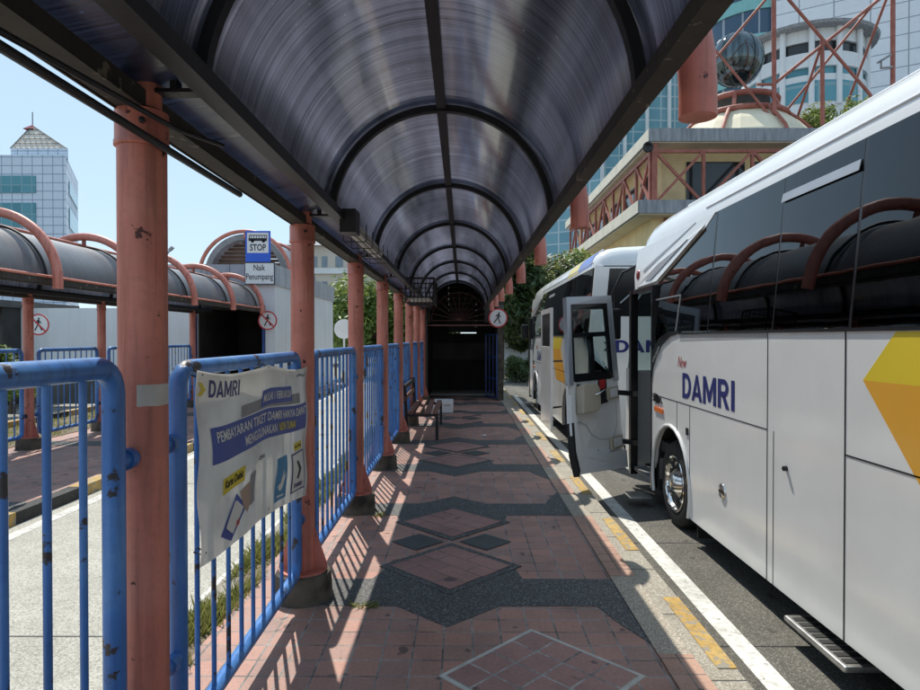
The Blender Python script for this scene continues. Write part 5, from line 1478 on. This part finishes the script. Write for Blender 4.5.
# floodlight on the mast, loudspeaker on the corner
fl = one('floodlight', M['slab_grey'], lambda b: (b.beam(P(876, 64, 33.6), P(886, 58, 33.6), .35, .1), b.tube([P(878, 70, 33.7), P(889, 69, 33.9)], .06, 6), b.tube([P(878, 62, 33.6), P(878, 71, 33.7)], .05, 6)))
tag(fl, 'small floodlight bracketed to the right upright of the red lattice', 'lamp')
spk = one('loudspeaker', M['black_gloss'], lambda b: b.lathe(P(647, 148, 30.9), (0, -1, -.2), [(-.25, .12), (0, .14), (.05, .26), (.06, .2), (0, .08)], 16))
tag(spk, 'black horn loudspeaker under the upper slab corner of the cream building', 'loudspeaker')
tree('roof_shrub', P(838, 0, 36).x, 36, 3.2, 4.6, 2.6, 'leaf_bright', 'sparse green shrub on the roof behind the near bus', 2200, 12, .14, z=S1t, group='roof plants')
tree('roof_shrub', P(803, 0, 36).x, 35.5, 2.0, 2.2, 1.7, 'leaf_bright', 'small yellow green shrub on the roof left of the larger one', 900, 13, .13, z=S1t, group='roof plants')

# white and glass towers behind
wt = bld('white_tower', (50, 70, -.3), 'huge white panelled tower filling the upper right corner')
def wtw(b):
    a, c = P(770, 0, 66), Vector((62, 48, 0))
    b.prism([(a.x, a.y, -.3), (c.x, c.y, -.3), (c.x + 10, c.y + 30, -.3), (a.x + 10, a.y + 30, -.3)], (0, 0, 62))
one('wall', M['white_tile'], wtw, wt)
def wband(b):
    a, c = P(770, 0, 66), Vector((62, 48, 0)); a.z = 0
    d = (c - a)
    q0, q1 = a + d * .62, a + d * .95
    n = Vector((-.5, -.85, 0)).normalized() * .12
    for z0_, z1_ in ((24.5, 30.5), (34, 40), (15, 21)):
        b.prism([q0 + n + Vector((0, 0, z0_)), q1 + n + Vector((0, 0, z0_)), q1 + n + Vector((0, 0, z1_)), q0 + n + Vector((0, 0, z1_))], n * .5)
one('window_band', M['teal_band'], wband, wt)
gt = bld('curved_glass_tower', (29, 68, -.3), 'curved dark glass tower with teal bands behind the mirrored ball')
gc = Vector((P(752, 0, 72).x, 72, 0)); gr = 5.4
one('glass_wall', M['navy_glass'], lambda b: b.lathe((gc.x, gc.y, -.3), (0, 0, 1), [(0, gr), (55, gr)], 40), gt, smooth=40)
for k in range(14):
    z = 2.0 + k * 3.75
    one('spandrel', M['teal_band'], lambda b: b.lathe((gc.x, gc.y, z), (0, 0, 1), [(0, gr + .03), (.0, gr + .16), (1.2, gr + .16), (1.2, gr + .03)], 40), gt, smooth=30)
pd = bld('round_pavilion', (26.5, 50, -.3), 'round white pavilion with flat disc roof and window bands behind the red lattice')
pc = Vector((P(800, 0, 52).x, 52, 0)); k_ = 52 / F
zz = lambda py: EYE - (py - VY) * k_
one('wall', M['white_wall'], lambda b: (b.lathe((pc.x, pc.y, 0), (0, 0, 1), [(-.3, 4.4), (zz(97), 4.4)], 40), b.lathe((pc.x, pc.y, 0), (0, 0, 1), [(zz(90), 4.5), (zz(77), 4.5)], 40), b.lathe((pc.x, pc.y, 0), (0, 0, 1), [(zz(66), 4.3), (zz(55), 4.3)], 40)), pd, smooth=40)
one('window_band', M['teal_glass'], lambda b: (b.lathe((pc.x, pc.y, 0), (0, 0, 1), [(zz(97), 4.25), (zz(90), 4.25)], 40), b.lathe((pc.x, pc.y, 0), (0, 0, 1), [(zz(122), 4.46), (zz(103), 4.46)], 40)), pd, smooth=40)
one('window_band', M['dark_glass'], lambda b: b.lathe((pc.x, pc.y, 0), (0, 0, 1), [(zz(77), 4.1), (zz(66), 4.1)], 40), pd, smooth=40)
one('disc_roof', M['slab_grey'], lambda b: b.lathe((pc.x, pc.y, 0), (0, 0, 1), [(zz(55), 5.2), (zz(52.5), 5.3), (zz(51.5), 5.0)], 40), pd)
one('roof_fin', M['white_wall'], lambda b: (b.beam(P(795, 49, 50), P(807, 39, 50), .25, .25), b.beam(P(838, 48, 50), P(852, 38, 50), .25, .25)), pd)
def posts(b):
    for a in range(200, 350, 25): b.tube([(pc.x + 4.45 * math.cos(R(a)), pc.y + 4.45 * math.sin(R(a)), zz(125)), (pc.x + 4.45 * math.cos(R(a)), pc.y + 4.45 * math.sin(R(a)), zz(55))], .22, 8)
one('column', M['white_wall'], posts, pd, smooth=50)
bt = bld('glass_tower', (20, 95, -.3), 'pale teal glass tower rising between the canopy edge and the cream building')
one('glass_wall', M['tower_glass'], lambda b: b.prism([(11.6, 95, -.3), (19.5, 90, -.3), (42, 92, -.3), (42, 120, -.3), (11.6, 120, -.3)], (0, 0, 46)), bt)
one('mullion', M['white_wall'], lambda b: [b.box(19.3 + k * 3.2, 19.75 + k * 3.2, 89.6 + k * .28, 90.0 + k * .28, -.3, 46) for k in range(6)], bt)
lo = bld('low_building', (9, 60, -.3), 'white low building with sloping blue roof edge beyond the second bus')
one('wall', M['white_wall'], lambda b: b.box(6.2, 14, 58, 70, -.3, 6.5), lo)
one('roof', M['parapet'], lambda b: b.hexa([Vector(q) for q in ((5.8, 57, 6.5), (14.5, 57, 6.5), (14.5, 71, 6.5), (5.8, 71, 6.5), (6.4, 57.5, 7.3), (14, 57.5, 8.6), (14, 70, 8.6), (6.4, 70, 7.3))]), lo)

# ------------------------------------------------------------------ light, world, camera
SD = Vector((.203, -.60, -1.0)).normalized()
sun = bpy.data.lights.new('sun', 'SUN'); sun.energy = 2.2; sun.angle = R(.5); sun.color = (1.0, .95, .86)
so = bpy.data.objects.new('sun', sun); col.objects.link(so)
so.rotation_euler = SD.to_track_quat('-Z', 'Y').to_euler()
so.location = (0, 0, 30)
w = bpy.data.worlds.new('World'); sc.world = w; w.use_nodes = True
nt = w.node_tree; nt.nodes.clear()
sky = nt.nodes.new('ShaderNodeTexSky'); sky.sky_type = 'NISHITA'; sky.sun_disc = False
el = math.asin(-SD.z)
sky.sun_elevation = el
sky.sun_rotation = math.atan2(-SD.x, -SD.y)
sky.air_density = 1.0; sky.dust_density = 0.0; sky.ozone_density = 1.0
bg = nt.nodes.new('ShaderNodeBackground'); bg.inputs[1].default_value = .11
ow = nt.nodes.new('ShaderNodeOutputWorld')
gm = nt.nodes.new('ShaderNodeGamma'); gm.inputs[1].default_value = .25      # evens the sky out between horizon and zenith
nt.links.new(sky.outputs[0], gm.inputs[0])
nt.links.new(mix(nt, gm.outputs[0], (1.80, 2.20, 2.52), 1.0, 'MULTIPLY'), bg.inputs[0])
nt.links.new(bg.outputs[0], ow.inputs[0])

cam = bpy.data.cameras.new('camera'); cam.sensor_width = 36; cam.lens = F / 920 * 36
cam.clip_start = .05; cam.clip_end = 3000
co = bpy.data.objects.new('camera', cam); col.objects.link(co)
co.location = (0, 0, EYE)
co.rotation_euler = (math.pi / 2 - math.atan((345 - VY) / F), 0, math.atan((VX - 460) / F))
sc.camera = co
sc.view_settings.view_transform = 'Standard'; sc.view_settings.look = 'None'
sc.view_settings.exposure = 1.22; sc.view_settings.gamma = 1
sc.view_settings.use_curve_mapping = False
sc.render.engine = 'CYCLES'
sc.cycles.max_bounces = 8; sc.cycles.transparent_max_bounces = 12
sc.cycles.use_denoising = True
sc.cycles.caustics_reflective = False; sc.cycles.caustics_refractive = False
sc.cycles.sample_clamp_indirect = 4
